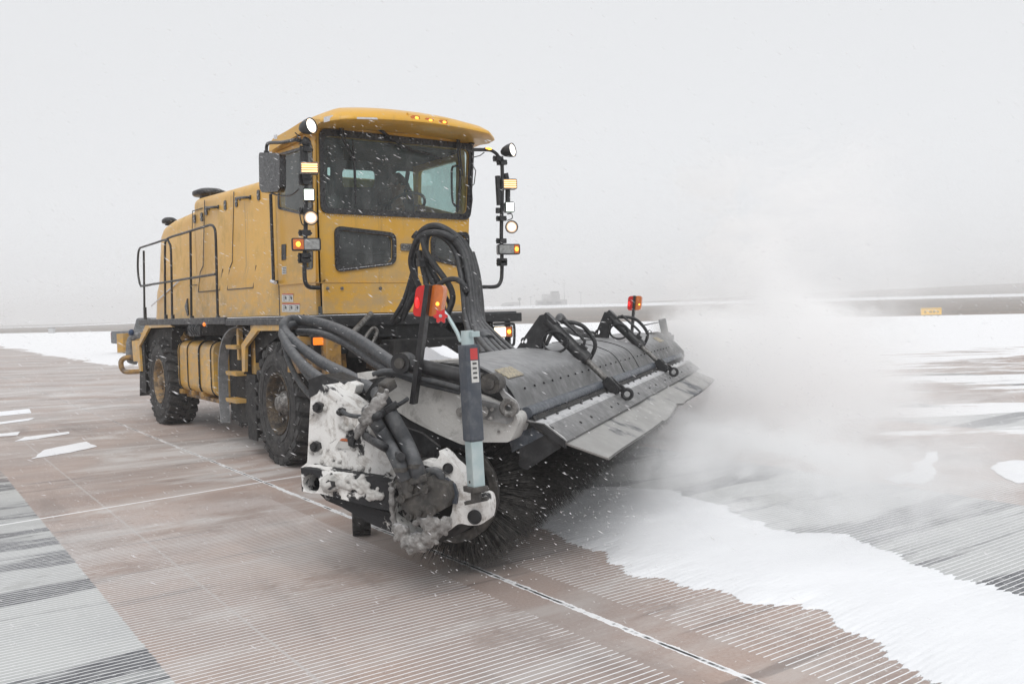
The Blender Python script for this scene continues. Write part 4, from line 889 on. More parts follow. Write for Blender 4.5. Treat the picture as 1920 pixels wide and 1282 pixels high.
# ------------------------------------------------------------------ the broom head (a part of the truck; its pieces are sub-parts)
BH = MB(); BH.beam(B(.3, -.55, .62), B(6.2, -.55, .62), .16, .2); BH.beam(B(2.4, -.5, .62), (-7.3, 4.4, .62), .16, .18); BH.beam(B(3.6, -.5, .62), (-7.3, 5.1, .62), .16, .18)
broom = obj('broom_head', BH, 'under', T, .015)
def S(name, mb_, mt, bev=0, label=None): return obj(name, mb_, mt, broom, bev, 2, label)
def Epoly(pts, u): return [E(a_, b_, u) for a_, b_ in pts]
def icy(name, mb_, mt, vox=.007):
    o = S(name, mb_, mt); r = o.modifiers.new('fuse', 'REMESH'); r.mode = 'VOXEL'; r.voxel_size = vox; r.use_smooth_shade = True
    tx = bpy.data.textures.new(name, 'CLOUDS'); tx.noise_scale = .03; tx.noise_depth = 3; d = o.modifiers.new('rough', 'DISPLACE'); d.texture = tx; d.strength = .016; d.mid_level = .5; o['kind'] = 'stuff'; return o
def plate(name, pts, u, th, mt, bev=.006, holes=(), rr=0):
    o_ = Epoly(pts, u)
    if rr: o_ = rnd(o_, rr)
    hs = [[E(cx, cy, u) + (BW * math.cos(a_) + ZU * math.sin(a_)) * r_ for a_ in [2 * math.pi * i / 20 for i in range(20)]] for cx, cy, r_ in holes]
    mb_ = MB(); mb_.panel(o_, hs, BA * th); return S(name, mb_, mt, bev)
UL = 6.42
# hood over the brush
prof = [(.43, 1.025), (.41, 1.05), (.37, 1.13), (.30, 1.205), (.20, 1.252), (.08, 1.285), (-.06, 1.305), (-.22, 1.31), (-.40, 1.28), (-.55, 1.18), (-.64, 1.03), (-.67, .88)]
pc = spline([Vector((a_, 0, b_)) for a_, b_ in prof], 4)
secs = [0, .6, 1.5, 2.3, 3.3, 3.32, 4.2, 5.2, 5.9, UL]
rows = []
for u in secs: rows.append([B(u, p.x, p.z) for p in pc])
for u in reversed(secs): rows.append([B(u, p.x * .985 - .002, p.z - .012) for p in pc])
rows.append(rows[0]); S('brush_hood', MB().strip(rows), 'hood')
for u in (0, UL):          # folded end plates of the hood
    mb = MB(); q = [B(u, p.x, p.z) for p in pc] + [B(u, -.67, .80), B(u, -.2, .92), B(u, .30, .98)]; mb.panel(q, [], BA * (.012 if u == 0 else -.012)); S('hood_end_plate', mb, 'black')
# hood seams
def seam(u, a0=0, a1=30):
    mb_ = MB(); mb_.tube([B(u, p.x * 1.004, p.z + .004) for p in pc[a0:a1]], .0035, 4); S('hood_seam', mb_, 'black')
seam(3.05); seam(3.75, 0, 28)
# rolled lip tube
mb = MB(); mb.tube([B(.02, .455, 1.0), B(UL - .02, .455, 1.0)], .038, 14); S('lip_tube', mb, 'jackdark')
mb = MB()
u = .25
while u < UL: mb.cyl(B(u, .372, 1.127), B(u, .380, 1.134), .0075, 8); u += .205
scatter('rivet', mb, 'black', broom)
mb = MB(); mb.panel([B(u_, w_, z_) for u_, w_, z_ in ((.12, .315, 1.20), (.12, .225, 1.25), (.42, .225, 1.25), (.42, .315, 1.20))], [], (0, 0, .006)); S('worn_label', mb, 'sticker2')
mb = MB(); mb.panel([B(u_, w_, z_) for u_, w_, z_ in ((5.75, .31, 1.20), (5.75, .22, 1.25), (6.05, .22, 1.25), (6.05, .31, 1.20))], [], (0, 0, .006)); S('worn_label', mb, 'sticker2')
# steel deflector above and rubber flap below
dp = [(.47, .965), (.50, .955), (.57, .945), (.60, .925), (.685, .862), (.705, .842)]
rows = [[B(u, a_, b_) for a_, b_ in dp] for u in (0, 1.4, 1.41, 3.2, 3.21, 5, UL - .1)]
rr_ = rows + [[p - ZU * .010 - BW * .004 for p in r] for r in rows[::-1]]; rr_.append(rr_[0]); defl = S('deflector_plate', MB().strip(rr_, False), 'plate', .002)
rows = [[B(u, .592, .934), B(u, .605, .925), B(u, .685, .864), B(u, .708, .842)] for u in (.03, 1.5, 1.51, UL - .13)]; rr_ = rows + [[p - ZU * .004 for p in r] for r in rows[::-1]]; rr_.append(rr_[0]); S('deflector_facet', MB().strip(rr_, False), 'facet', .001)
mb = MB(); mb.strip([[B(u, .47, .972), B(u, .50, .985), B(u, .515, .962)] for u in (.0, UL - .1)], False)
u = .1
while u < UL - .2: mb.box(B(u, .488, .975), (.035, .035, .02), (BA, BW, ZU)); u += .085
S('hinge_strip', mb, 'under', .002)
mb = MB()
for i in range(22):
    u = .18 + i * .28 + random.uniform(-.06, .06); mb.cyl(B(u, .53, .952), B(u, .5325, .959), .010, 8)
    if i % 3: mb.cyl(B(u + .1, .655, .885), B(u + .1, .6585, .891), .010, 8)
scatter('bolt', mb, 'under', broom)
mb = MB(); mb.panel([B(-.003, a_, b_) for a_, b_ in ((.46, .955), (.57, .94), (.70, .845), (.705, .80), (.66, .825), (.56, .90))], [], BA * -.01); S('deflector_end', mb, 'black')
fl = []
for i in range(60):
    u = 0.02 + (5.98) * i / 59; r = []
    for j in range(9):
        a_ = j / 8; w_ = .50 + (.93 - .50) * a_; z_ = (.925 - .10 * (w_ - .5) / .2 if w_ < .7 else .825 - .10 * (w_ - .7) / .23) + .010 * math.sin(u * 2.1 + 1) * a_ + (.02 * math.sin(u * 5) * a_ if 2.1 < u < 3.3 else 0)
        ue = u + (.16 * max(0, a_ - .45) if i == 0 else 0)
        r.append(B(ue, w_ - (.03 if 2.9 < u < 3.1 else 0) * a_, z_))
    fl.append(r)
rr_ = fl + [[p - ZU * .014 for p in r] for r in fl[::-1]]; rr_.append(rr_[0]); S('rubber_flap', MB().strip(rr_), 'flap')
mb = MB(); mb.panel([B(.02, a_, b_) for a_, b_ in ((.40, .80), (.48, .96), (.62, .92), (.66, .80), (.45, .66), (.40, .68))], [], BA * .012); S('side_curtain', mb, 'black')
mb = MB(); mb.panel(Epoly(((953, 818), (1000, 800), (1020, 816), (960, 848)), .02), [], BA * .015); S('side_curtain', mb, 'jackdark')
# lift cylinders with their towers, hoses and end clevises
def cylset(u, apex, base0, base1, lugw, lugz, loopdef, scale=1.):
    mb_ = MB()
    for du in (-.035, .035):
        mb_.panel([B(u + du, base0[0], base0[1] - .04), B(u + du, base1[0], base1[1] - .02), B(u + du, apex[0] + .05, apex[1] - .02), B(u + du, apex[0] + .03, apex[1] + .04), B(u + du, apex[0] - .03, apex[1] + .03)],
                  [[B(u + du, (base0[0] + base1[0]) / 2 - .02 + .028 * math.cos(t_ * .5236), base0[1] + .07 + .028 * math.sin(t_ * .5236)) for t_ in range(12)]], BA * .012)
    mb_.cyl(B(u - .06, apex[0], apex[1]), B(u + .06, apex[0], apex[1]), .034, 16); S('cylinder_tower', mb_, 'black', .003)
    A_ = B(u, apex[0], apex[1]); L_ = B(u, lugw, lugz); dv = (L_ - A_); ln = dv.length; dv.normalize(); nn = dv.cross(BA).normalized()
    if nn.z < 0: nn = -nn
    mb_ = MB(); mb_.cyl(A_, A_ + dv * ln * .55, .052 * scale, 20); mb_.cyl(A_ + dv * ln * .50, A_ + dv * ln * .58, .062 * scale, 20); mb_.box(A_ + dv * .04, (.12, .09, .11), (dv, BA, nn)); cyo = S('lift_cylinder', mb_, 'black', .003)
    mb_ = MB(); mb_.cyl(A_ + dv * ln * .58, A_ + dv * ln * .86, .026 * scale, 14); S('cylinder_rod', mb_, 'hub')
    mb_ = MB()
    for s_ in (-.042, .042): mb_.box(A_ + dv * ln * .93 + BA * s_, (ln * .16, .022, .085), (dv, BA, nn))
    mb_.cyl(A_ + dv * ln * .955 - BA * .065, A_ + dv * ln * .955 + BA * .065, .03, 14); mb_.box(A_ + dv * ln * .86, (.05, .09, .07), (dv, BA, nn)); S('clevis', mb_, 'black', .006)
    ce = L_ + dv * .065 + nn * .035; mb_ = MB(); mb_.tube([ce + (dv * math.cos(t_ * .3142) + nn * math.sin(t_ * .3142)) * .038 for t_ in range(21)], .015, 8); mb_.box(ce - dv * .06, (.06, .03, .05), (dv, BA, nn)); S('link_eye', mb_, 'black')
    # port tube along the barrel and looping hoses
    mb_ = MB(); q = [A_ + dv * .10 + nn * .05, A_ + dv * .12 + nn * .10, A_ + dv * ln * .38 + nn * .105, A_ + dv * ln * .44 + nn * .10, A_ + dv * ln * .47 + nn * .05]; mb_.tube(q, .013, 8); mb_.box(A_ + dv * ln * .47 + nn * .05, (.06, .05, .05), (dv, BA, nn)); S('port_tube', mb_, 'black')
    mb_ = MB(); c_ = A_ + dv * ln * .34 - nn * .0; lp_ = []
    for i in range(20):
        t_ = -.4 + i / 19 * 5.6; lp_.append(c_ - BW * .055 - ZU * .02 + (BW * math.cos(t_) * .13 + ZU * math.sin(t_) * .085) - BA * (.11 - .012 * i * .3))
    lc, lr, lq = loopdef; mb_.tube(spline([lc + BW * (lr * math.cos(t_ * .5)) + ZU * (lr * .8 * math.sin(t_ * .5)) + BA * (.02 * t_ * .1) for t_ in range(14)], 3), .011, 8)
    mb_.tube(spline([A_ + dv * .10 + nn * .06, A_ + dv * .2 + nn * .14 + BA * .06, A_ + dv * ln * .35 + nn * .16 + BA * .10, A_ + dv * ln * .52 + nn * .12 + BA * .10, A_ + dv * ln * .58 - nn * .03 + BA * .10, A_ + dv * ln * .56 - nn * .10 + BA * .08], 5), .017, 8)
    S('hose_loop', mb_, 'black')
cylset(1.95, (.0, 1.545), (-.27, 1.30), (-.03, 1.32), .60, .955, (E(1040, 641, 1.88), .105, 0))
cylset(4.4, (-.025, 1.553), (-.20, 1.30), (-.03, 1.32), .60, .955, (E(1160, 621, 4.34), .10, 0), .95)
mb = MB(); mb.tube(spline([B(2.1, .06, 1.50), B(2.35, .02, 1.56), B(2.8, -.05, 1.50), B(3.4, -.1, 1.41), B(4.1, -.12, 1.36)], 6), .028, 10); mb.tube(spline([B(2.15, .04, 1.40), B(2.6, -.02, 1.44), B(3.3, -.08, 1.38), B(4.1, -.12, 1.33)], 6), .024, 10); S('cross_hose', mb, 'black')
mb = MB(); mb.tube(spline([B(2.05, -.02, 1.33), B(2.15, .0, 1.42), B(2.2, .05, 1.50)], 5), .016, 8); S('cross_hose', mb, 'black')
# far marker post, far stub post, far end bracket
def markerpost(u, wb_, zb_, wt, zt, wd, near):
    mb_ = MB(); p, q = B(u, wb_, zb_), B(u, wt, zt + .09); mb_.beam(p, q, wd, .03, BA.cross(q - p).normalized()); po = S('marker_post', mb_, 'black', .004)
    d_ = (q - p).normalized(); o_ = q - d_ * .095
    side_ = BW
    for s_, mt_ in ((-1, 'red'), (1, 'amber')):
        c_ = o_ + BA * .075
        mb_ = MB(); mb_.panel(rnd([c_ + BW * (.088 * s_) - d_ * .088, c_ + BW * (.088 * s_) + d_ * .088, c_ + BW * (.004 * s_) + d_ * .094, c_ + BW * (.004 * s_) - d_ * .094], .035), [], BA * -.06)
        le = S('side_marker_lens', mb_, mt_ if s_ < 0 else 'orange', .012, 'red lens' if s_ < 0 else 'amber lens')
    mb_ = MB(); mb_.blob(o_ + BW * .062 + BA * .016 - d_ * .02, .011, 6, 0); S('marker_bulb', mb_, 'amberhot')
    mb_ = MB(); mb_.blob(o_ - BW * .068 + BA * .018 + d_ * -.01, .018, 6, 0, (.8, .8, 1.9)); S('marker_bulb', mb_, 'redhot')
markerpost(-.30, -.13, 1.085, -.01, 1.685, .062, True)
markerpost(6.2, -.13, 1.24, -.075, 1.69, .075, False)
mb = MB(); mb.beam(B(6.38, .285, 1.20), B(6.38, .235, 1.475), .09, .05, BA); mb.tube([B(6.36, .24, 1.44), B(6.2, .02, 1.40)], .008, 6); mb.blob(B(6.2, .02, 1.40), .022, 6, 0, (1, 1, .6)); S('stub_post', mb, 'black', .004)
mb = MB(); mb.panel([B(6.36, w_, z_) for w_, z_ in ((.02, 1.28), (.05, 1.33), (.075, 1.34), (.10, 1.32), (.12, 1.26))], [[B(6.36, .075 + .016 * math.cos(i * .6283), 1.315 + .014 * math.sin(i * .6283)) for i in range(10)]], BA * .015); S('lifting_ear', mb, 'black')
mb = MB(); q = [(.05, 1.30), (.16, 1.31), (.30, 1.27), (.36, 1.20), (.49, 1.06), (.50, .99), (.46, .95), (.30, 1.05)]; mb.panel([B(UL, a_, b_) for a_, b_ in q], [], BA * .07)
for i in range(10): mb.blob(B(UL + .02, random.uniform(.2, .36), random.uniform(1.20, 1.28)), .03, 4, .4)
S('far_end_bracket', mb, 'black', .01)
# near end: housing, bearing plate, ear with eye, tilt cylinder
plate('end_housing', ((724, 735), (727, 714), (741, 705), (790, 714), (850, 730), (905, 750), (945, 768), (968, 778), (972, 792), (957, 829), (899, 829), (870, 835), (828, 817), (770, 788), (733, 763)), -.16, .26, 'snowgrey', .06, (), .03)
plate('housing_rim', ((733, 765), (770, 789), (828, 818), (870, 836), (899, 830), (870, 842), (820, 832), (765, 806), (735, 785)), -.13, .2, 'black', .006)
bp = plate('bearing_plate', ((892, 747), (955, 762), (962, 772), (960, 790), (950, 795), (895, 783)), -.185, .02, 'plate', .004)
mb = MB()
for a_, b_, r_ in ((900, 773, .020), (905, 771, .034), (922, 767, .013), (920, 784, .012), (897, 758, .010)): mb.cyl(E(a_, b_, -.20), E(a_, b_, -.235), r_, 12 if r_ > .03 else 6)
mb.cyl(E(864, 772, -.165), E(864, 772, -.18), .03, 14); mb.cyl(E(935, 809, -.165), E(935, 809, -.17), .009, 8); scatter('bolt', mb, 'hub', broom, .03)
plate('lift_ear', ((930, 722), (938, 722), (946, 735), (966, 752), (973, 766), (968, 776), (953, 781), (941, 774), (939, 760), (944, 748), (935, 733)), -.20, .03, 'plate', .004, ((953, 764.5, .017),))
mb = MB(); c = E(953, 764.5, -.215); mb.lathe(c, -BA, [(-.02, .055), (.0, .055), (.004, .05), (.004, .02), (-.02, .02)], 24); S('ear_boss', mb, 'hub')
mb = MB(); p0, p1 = E(757, 680, -.22), E(925, 718, -.22); dv = (p1 - p0).normalized(); L = (p1 - p0).length
mb.cyl(p0 + dv * .04, p0 + dv * L * .80, .045, 18); mb.cyl(p0 + BA * .05, p0 - BA * .05, .062, 18); tc = S('tilt_cylinder', mb, 'black', .004)
mb = MB(); mb.cyl(p0 + dv * L * .80, p1, .028, 14); mb.cyl(p0 + dv * L * .82, p0 + dv * L * .88, .045, 14); mb.cyl(p1 + BA * .055, p1 - BA * .055, .058, 18); mb.cyl(p1 - BA * .055, p1 - BA * .07, .03, 14); mb.cyl(p0 - BA * .05, p0 - BA * .065, .032, 14); scatter('tilt_cylinder_rod', mb, 'motor', broom, .25, .004)
mb = MB()
for q in (750, 758): mb.beam(E(q, 662, -.2), E(q, 690, -.2), .02, .05)
mb.beam(E(745, 690, -.2), E(728, 706, -.2), .05, .05); S('cylinder_lug', mb, 'black', .003)
mb = MB(); mb.panel(Epoly(((786, 662), (800, 650), (808, 653), (828, 666), (850, 672), (862, 673), (862, 690), (788, 690)), .05), [], BA * .25); S('snow_heap', mb, 'snow', .04)
mb = MB(); mb.panel(Epoly(((820, 682), (866, 677), (870, 684), (866, 700), (820, 692)), .02), [], BA * .12); mb.beam(E(786, 680, 0), E(862, 674, 0), .02, .02); S('hood_edge', mb, 'snowgrey', .01)
mb = MB(); mb.panel(Epoly(((886, 682), (920, 700), (940, 716), (952, 742), (930, 735), (905, 715), (888, 720)), -.05), [], BA * .05); mb.panel(Epoly(((890, 700), (935, 730), (940, 757), (905, 752), (890, 748)), .02), [], BA * .1); S('end_cheek', mb, 'black', .004)
# cross bar, clips and white-grey pressure hose on the near end
mb = MB(); mb.tube(spline([E(a_, b_, -.24) for a_, b_ in ((700, 702), (715, 697), (735, 696), (758, 701), (790, 711), (820, 716), (862, 728))], 5), .017, 8); mb.tube(spline([E(a_, b_, -.22) for a_, b_ in ((698, 706), (715, 701), (735, 700), (758, 707), (790, 718), (862, 735))], 5), .015, 8)
S('control_hose', mb, 'sleeve')
mb = MB(); mb.tube(spline([E(a_, b_, -.42) for a_, b_ in ((765, 747), (750, 757), (730, 765), (712, 775), (696, 782), (680, 781), (655, 778), (640, 770))], 5), .013, 8); S('control_hose', mb, 'sleeve')
plate('valve_cluster', ((670, 699), (692, 697), (704, 700), (706, 708), (690, 712), (671, 708)), -.25, .12, 'snowgrey', .01)
# snow plastered side plate
plate('side_plate', ((581, 766), (582.5, 745), (595, 738), (605, 720), (630, 738), (655, 756), (672, 770), (700, 792), (716, 819), (732, 855), (749, 898), (745, 908), (700, 902), (635, 890), (564, 876), (576, 867)), -.30, .20, 'snowplate', .02)
plate('upper_brace', ((641, 724), (653, 715), (668, 722), (664, 738), (650, 745)), -.12, .1, 'snowplate', .01)
plate('wheel_side_box', ((578, 712), (604, 702), (640, 716), (650, 745), (610, 726), (596, 742), (580, 745)), -.05, .25, 'black', .01)
mb = MB()
for (a_, b_, r_) in ((595, 836, .034), (600, 763, .034), (643, 771, .026), (667, 826, .04)):
    c = E(a_, b_, -.30); mb.cyl(c, c - BA * .035, r_, 6); mb.cyl(c, c - BA * .06, r_ * .5, 10)
scatter('bolt', mb, 'black', broom, .12, .003)
mb = MB()
for i in range(46):
    a_, b_ = random.choice([(597, 845), (600, 770), (650, 800), (620, 870), (640, 878), (680, 885), (660, 840)]); mb.blob(E(a_ + random.gauss(0, 9), b_ + random.gauss(0, 4), -.305), random.uniform(.008, .02), 4, .5)
icy('snow_lumps', mb, 'snowgrey', .006)
mb = MB(); mb.panel(Epoly(((641, 821.5), (660, 823.5), (660, 828), (637, 825.5)), -.305), [], BA * -.004); wl = S('warning_band', mb, mat("label_orange", (.45, .12, .04), None)); mb = MB(); mb.panel(Epoly(((636, 826.5), (659, 829), (657, 842), (628, 839)), -.305), [], BA * -.003); S('worn_label', mb, 'snowgrey')
# lower arm box beside the plate, with round openings
plate('lower_arm', ((564, 877), (600, 882), (640, 891), (690, 899), (742, 906), (745, 960), (700, 952), (640, 935), (600, 925), (566, 921)), -.46, .24, 'snowplate2', .012, ((583.5, 906, .058),))
mb = MB(); c = E(583.5, 906, -.455); mb.lathe(c, BA, [(0, .057), (.18, .057), (.18, 0)], 24); S('arm_socket', mb, 'ink')
mb = MB(); mb.panel(Epoly(((598, 924), (645, 936), (700, 953), (735, 962), (745, 1002), (700, 984), (640, 950), (612, 938)), -.40), [], BA * .4); S('arm_underside', mb, 'snowplate2', .02)
mb = MB()
for i in range(60):
    a_, b_ = random.choice([(620, 905), (640, 908), (660, 912), (676, 903), (690, 915), (655, 900), (706, 930)]); mb.blob(E(a_ + random.gauss(0, 7), b_ + random.gauss(0, 4), -.465), random.uniform(.008, .026), 5, .5, (1, 1, 1))
mb.blob(E(619, 907, -.47), .055, 8, .4); icy('ice_lumps', mb, 'snowgrey', .006)
c = E(617, 909, -.52); mb = MB(); mb.cyl(c, c + BA * .04, .03, 6); S('arm_bolt', mb, 'black')
# motor collar
arc = lambda cx, cy, r_, a0, a1, n_, u: [E(cx, cy, u) + (BW * math.cos(math.radians(a0 + (a1 - a0) * i / n_)) + ZU * math.sin(math.radians(a0 + (a1 - a0) * i / n_))) * r_ for i in range(n_ + 1)]
CU = -.50
ho = arc(789, 936, .196, 0, 342, 30, CU)
outer = Epoly(((731, 905), (745, 893), (770, 874), (795, 862), (815, 868), (825, 852), (822, 843), (835, 852), (845, 866), (860, 878), (872, 897), (880, 925), (890, 933), (903, 925), (914, 930), (918, 950), (914, 975), (900, 984), (880, 985), (862, 980), (845, 990), (830, 1002), (815, 1012), (795, 1016), (770, 1008), (748, 990), (735, 965), (729, 935)), CU)
mb = MB(); mb.panel(rnd(outer, .03, 3), [ho], BA * .11); col_ = S('motor_collar', mb, 'snowplate', .012)
plate('collar_shield', ((822, 900), (836, 895), (852, 908), (858, 925), (856, 945), (848, 944), (842, 925), (832, 910)), CU - .02, .02, 'jackdark', .004)
mb = MB()
for cx, cy, r_ in ((840.5, 877.5, .030), (890.5, 968.5, .040)): mb.lathe(E(cx, cy, CU - .003), -BA, [(-.06, r_ * .75), (.0, r_ * .75), (.012, r_ * .85), (.012, r_), (0, r_)], 20); mb.lathe(E(cx, cy, CU - .006), -BA, [(0, r_ * .78), (.001, 0)], 20)
scatter('collar_bushing', mb, 'black', broom, .06)
# back of the collar, closing the core of the brush
mb = MB(); mb.lathe(E(800, 940, -.36), BA, [(0, .0), (0, .24), (.25, .26), (.3, .0)], 40); S('drive_housing', mb, 'under')
mb = MB(); q = Epoly(((745, 912), (770, 902), (807, 893), (812, 900), (838, 908), (843, 935), (832, 955), (815, 962), (795, 970), (778, 975), (765, 965), (752, 948)), -.60); mb.panel(rnd(q, .015, 3), [], BA * .2); mot = S('drive_motor', mb, 'motor', .008)
mb = MB()
for a_, b_, r_ in ((800, 915.5, .024), (756, 933, .024), (773, 913, .018), (789, 960, .016), (812, 955, .028), (770, 967, .02)): c = E(a_, b_, -.60); mb.cyl(c, c - BA * .03, r_, 12); mb.cyl(c - BA * .03, c - BA * .034, r_ * .5, 6)
mb.beam(E(762, 932, -.605), E(797, 920, -.605), .012, .014, BA); mb.beam(E(748, 908, -.58), E(804, 893, -.58), .07, .04); S('motor_flange', mb, 'motor', .006)
mb = MB(); mb.tube(spline([E(a_, b_, -.52) for a_, b_ in ((793, 890), (805, 884), (817, 884), (825, 890), (827, 902))], 5), .026, 10); S('motor_pipe', mb, 'sleeve')
# frozen slush hanging under the motor
mb = MB(); random.seed(11)
for i in range(150):
    t_ = random.random(); a_ = 742 + 98 * t_; b_ = 988 + 30 * math.sin(t_ * 3.14) - (10 if t_ > .6 else 0) + random.gauss(0, 6); mb.blob(E(a_ + random.gauss(0, 3), b_, -.52 - random.random() * .06), random.uniform(.014, .030), 6, .5)
for i in range(26): mb.blob(E(803 + random.gauss(0, 9), 978 + random.gauss(0, 6), -.6), random.uniform(.012, .024), 6, .5)
for i in range(60): t_ = random.random(); mb.blob(E(731 + 4 * random.random() + t_ * 6, 905 + 80 * t_, -.505), random.uniform(.008, .018), 5, .5)
icy('ice_collar', mb, 'ice')
# inner disc rings seen behind the collar
mb = MB(); CB = B(-.02, -.02, .53)
for r_, th, d_ in ((.315, .055, -.04), (.235, .05, -.12)): mb.lathe(CB + BA * d_, BA, [(0, r_ - th), (-.01, r_), (.03, r_), (.03, r_ - th), (0, r_ - th)], 64)
scatter('disc_ring', mb, 'motor', broom, .01, .004)
# jack stand: dark outer tube, zinc inner leg, foot, crank
UJ = -.62
jt, jm, jb = E(877, 646, UJ), E(889, 826, UJ), E(892, 912, UJ); dj = (jb - jt).normalized(); sj = dj.cross(BA).normalized()
f1 = (BW * .8 - BA * .6).normalized(); f1 = (f1 - dj * f1.dot(dj)).normalized(); f2 = dj.cross(f1)
mb = MB(); mb.box((jt + jm) / 2, ((jm - jt).length, .085, .085), (dj, f1, f2)); js = S('jack_stand', mb, 'jackdark', .008)
mb = MB(); mb.box((jm + jb) / 2, ((jb - jm).length, .072, .072), (dj, f1, f2)); S('jack_leg', mb, 'zinc', .006)
mb = MB()
for s_ in (f2, -f2): mb.cyl(jb - dj * .03 + s_ * .036, jb - dj * .03 + s_ * .0375, .008, 10)
mb.box(jb + dj * .01, (.03, .10, .10), (dj, f1, f2)); mb.cyl(jb, jb + dj * .08, .03, 12); mb.beam(E(872, 943, UJ + .02), E(915, 934, UJ + .02), .03, .02); S('jack_foot', mb, 'motor', .004)
sn = -BA; sn = (sn - dj * sn.dot(dj)).normalized()
tl = jt + dj * .10; face = f2 if f2.dot(V) < 0 else -f2; fo = f1 if f1.dot(V) < 0 else -f1
def onj(face_, oth, a0, a1, s0, s1, mt, name, k_=.0435):
    c_ = jt + face_ * k_; mb_ = MB(); mb_.panel([c_ + dj * a0 + oth * s0, c_ + dj * a1 + oth * s0, c_ + dj * a1 + oth * s1, c_ + dj * a0 + oth * s1], [], face_ * .0015); return S(name, mb_, mt)
rf = f1 if (f1.dot(RR) > 0) else -f1        # the face that looks to the right of the photo
if rf.dot(V) < 0 or True:
    ot = f2
    onj(rf, ot, .02, .08, -.030, .015, 'redsticker', 'jack_label'); onj(rf, ot, .085, .20, -.030, .015, 'whitesticker', 'jack_label')
    for i in range(4): onj(rf, ot, .095 + i * .025, .105 + i * .025, -.02, .005, 'ink', 'label_print', .0455)
mb = MB(); mb.cyl(jt - dj * .0, jt - dj * .075, .034, 14); mb.box(jt - dj * .055 + RR * .02, (.03, .10, .05), (dj, f1, f2)); hp = [jt - dj * .05, E(864, 640, UJ), E(858, 625, UJ), E(848, 607, UJ), E(839, 592, UJ), E(833, 585, UJ), E(829, 584, UJ)]
mb.tube(hp[1:5], .011, 8); mb.tube(hp[4:], .010, 8); mb.tube([hp[0], hp[1]], .016, 8); S('jack_crank', mb, 'zinc', .002)
kc = E(827, 594, UJ); mb = MB(); kn = (-V + UU * .1).normalized(); k1 = kn.cross(ZU).normalized(); k2 = kn.cross(k1)
loop = [kc + (k1 * math.cos(t_) + k2 * math.sin(t_)) * (.032 + .007 * math.cos(6 * t_)) for t_ in [2 * math.pi * i / 60 for i in range(60)]]
mb.panel(loop, [], kn * .035); mb.cyl(kc, kc - kn * .04, .018, 12); S('crank_knob', mb, 'redplastic', .006); mb = MB(); mb.cyl(kc + kn * .036, kc + kn * .040, .009, 10); S('knob_screw', mb, 'chrome')
# sleeved motor hoses and their clamp knot
def hose(pts, r, mt='hose', name='hydraulic_hose', flat=1., k=7):
    mb_ = MB(); mb_.tube(spline([D(*p) for p in pts], k), r, 12, True, True, flat); return S(name, mb_, mt)
dE = lambda px, py, u: (E(px, py, u) - CP).dot(V)
d0 = dE(760, 890, -.6); d1 = dE(715, 790, -.5)

mb = MB()
for q in ((752, 880), (778, 873)): c = D(*q, d0 - .02); mb.cyl(c - ZU * .01, c + ZU * .012, .039, 16)
for q, r_ in (((758, 897), .030), ((786, 893), .032)): c = D(*q, d0); mb.cyl(c, c - ZU * .10 + BW * .03, r_, 14)
S('hose_fitting', mb, 'motor')
hose([(752, 856, d0 - .05), (735, 846, d1), (700, 826, d1), (650, 795, 6.3), (605, 764, 6.9), (570, 728, 7.3), (547, 690, 7.6), (535, 655, 7.8), (531, 628, 7.9), (540, 612, 8.0)], .024)
hose([(745, 757, d1), (720, 772, d1), (697, 782, d1), (665, 776, 6.2), (632, 760, 6.6), (603, 735, 7.0), (575, 704, 7.3), (553, 672, 7.6), (540, 645, 7.8), (532, 622, 8)], .022)
hose([(786, 892, d0), (778, 868, d0), (762, 830, d1), (744, 797, d1), (728, 768, d1 + .05), (714, 746, d1 + .15), (697, 730, 6.0), (652, 704, 6.4), (607, 681, 6.9), (572, 657, 7.3), (547, 636, 7.6), (535, 622, 7.8), (533, 607, 7.9), (545, 599, 8.1), (575, 600, 8.0), (610, 608, 7.7), (650, 624, 7.2), (690, 648, 6.8), (728, 675, 6.4), (748, 690, 6.2)], .044, 'sleeve')
hose([(760, 897, d0), (748, 870, d0), (730, 835, d1), (713, 806, d1), (696, 781, d1 + .05), (672, 759, 6.0), (622, 724, 6.4), (575, 690, 6.9), (548, 660, 7.3), (535, 638, 7.6), (530, 624, 7.8), (538, 612, 7.9), (560, 610, 8.1), (600, 618, 7.9), (640, 636, 7.4), (690, 670, 6.9), (735, 697, 6.4)], .040, 'sleeve')
hose([(560, 622, 7.9), (600, 625, 7.6), (650, 645, 7.2), (700, 680, 6.7), (740, 700, 6.3)], .030)
mb = MB()
for q in ((566, 598, 8.1, .047), (700, 656, 6.7, .047), (578, 662, 7.3, .047)): c = D(q[0], q[1], q[2]); mb.lathe(c, (D(q[0] + 14, q[1] + 10, q[2]) - c), [(-.012, q[3]), (.012, q[3])], 20)
scatter('hose_tie', mb, 'black', broom)
mb = MB(); random.seed(5)
mb.beam(D(682, 792, d1 - .05), D(722, 728, d1 - .05), .045, .06); mb.beam(D(718, 728, d1 - .05), D(735, 716, d1), .08, .06)
S('hose_clamp', mb, 'motor', .01)
mb = MB()
for i in range(70): t_ = random.random(); mb.blob(D(682 + 36 * t_ + random.gauss(0, 4), 788 - 45 * t_ + random.gauss(0, 4), d1 - .07), random.uniform(.012, .026), 5, .5)
for i in range(36): t_ = random.random(); mb.blob(D(668 + 20 * t_, 815 - 25 * t_ + random.gauss(0, 4), d1 - .02), random.uniform(.010, .02), 5, .5)
icy('frozen_slush', mb, 'ice')
mb = MB(); mb.panel([E(a_, b_, -.46) for a_, b_ in ((705, 795), (722, 775), (735, 785), (760, 850), (772, 878), (748, 880), (720, 830))], [], BA * .04); mb.panel([E(a_, b_, -.30) for a_, b_ in ((755, 800), (790, 812), (824, 838), (812, 858), (785, 850), (765, 830))], [], BA * .03); S('hose_bracket', mb, 'black', .006)
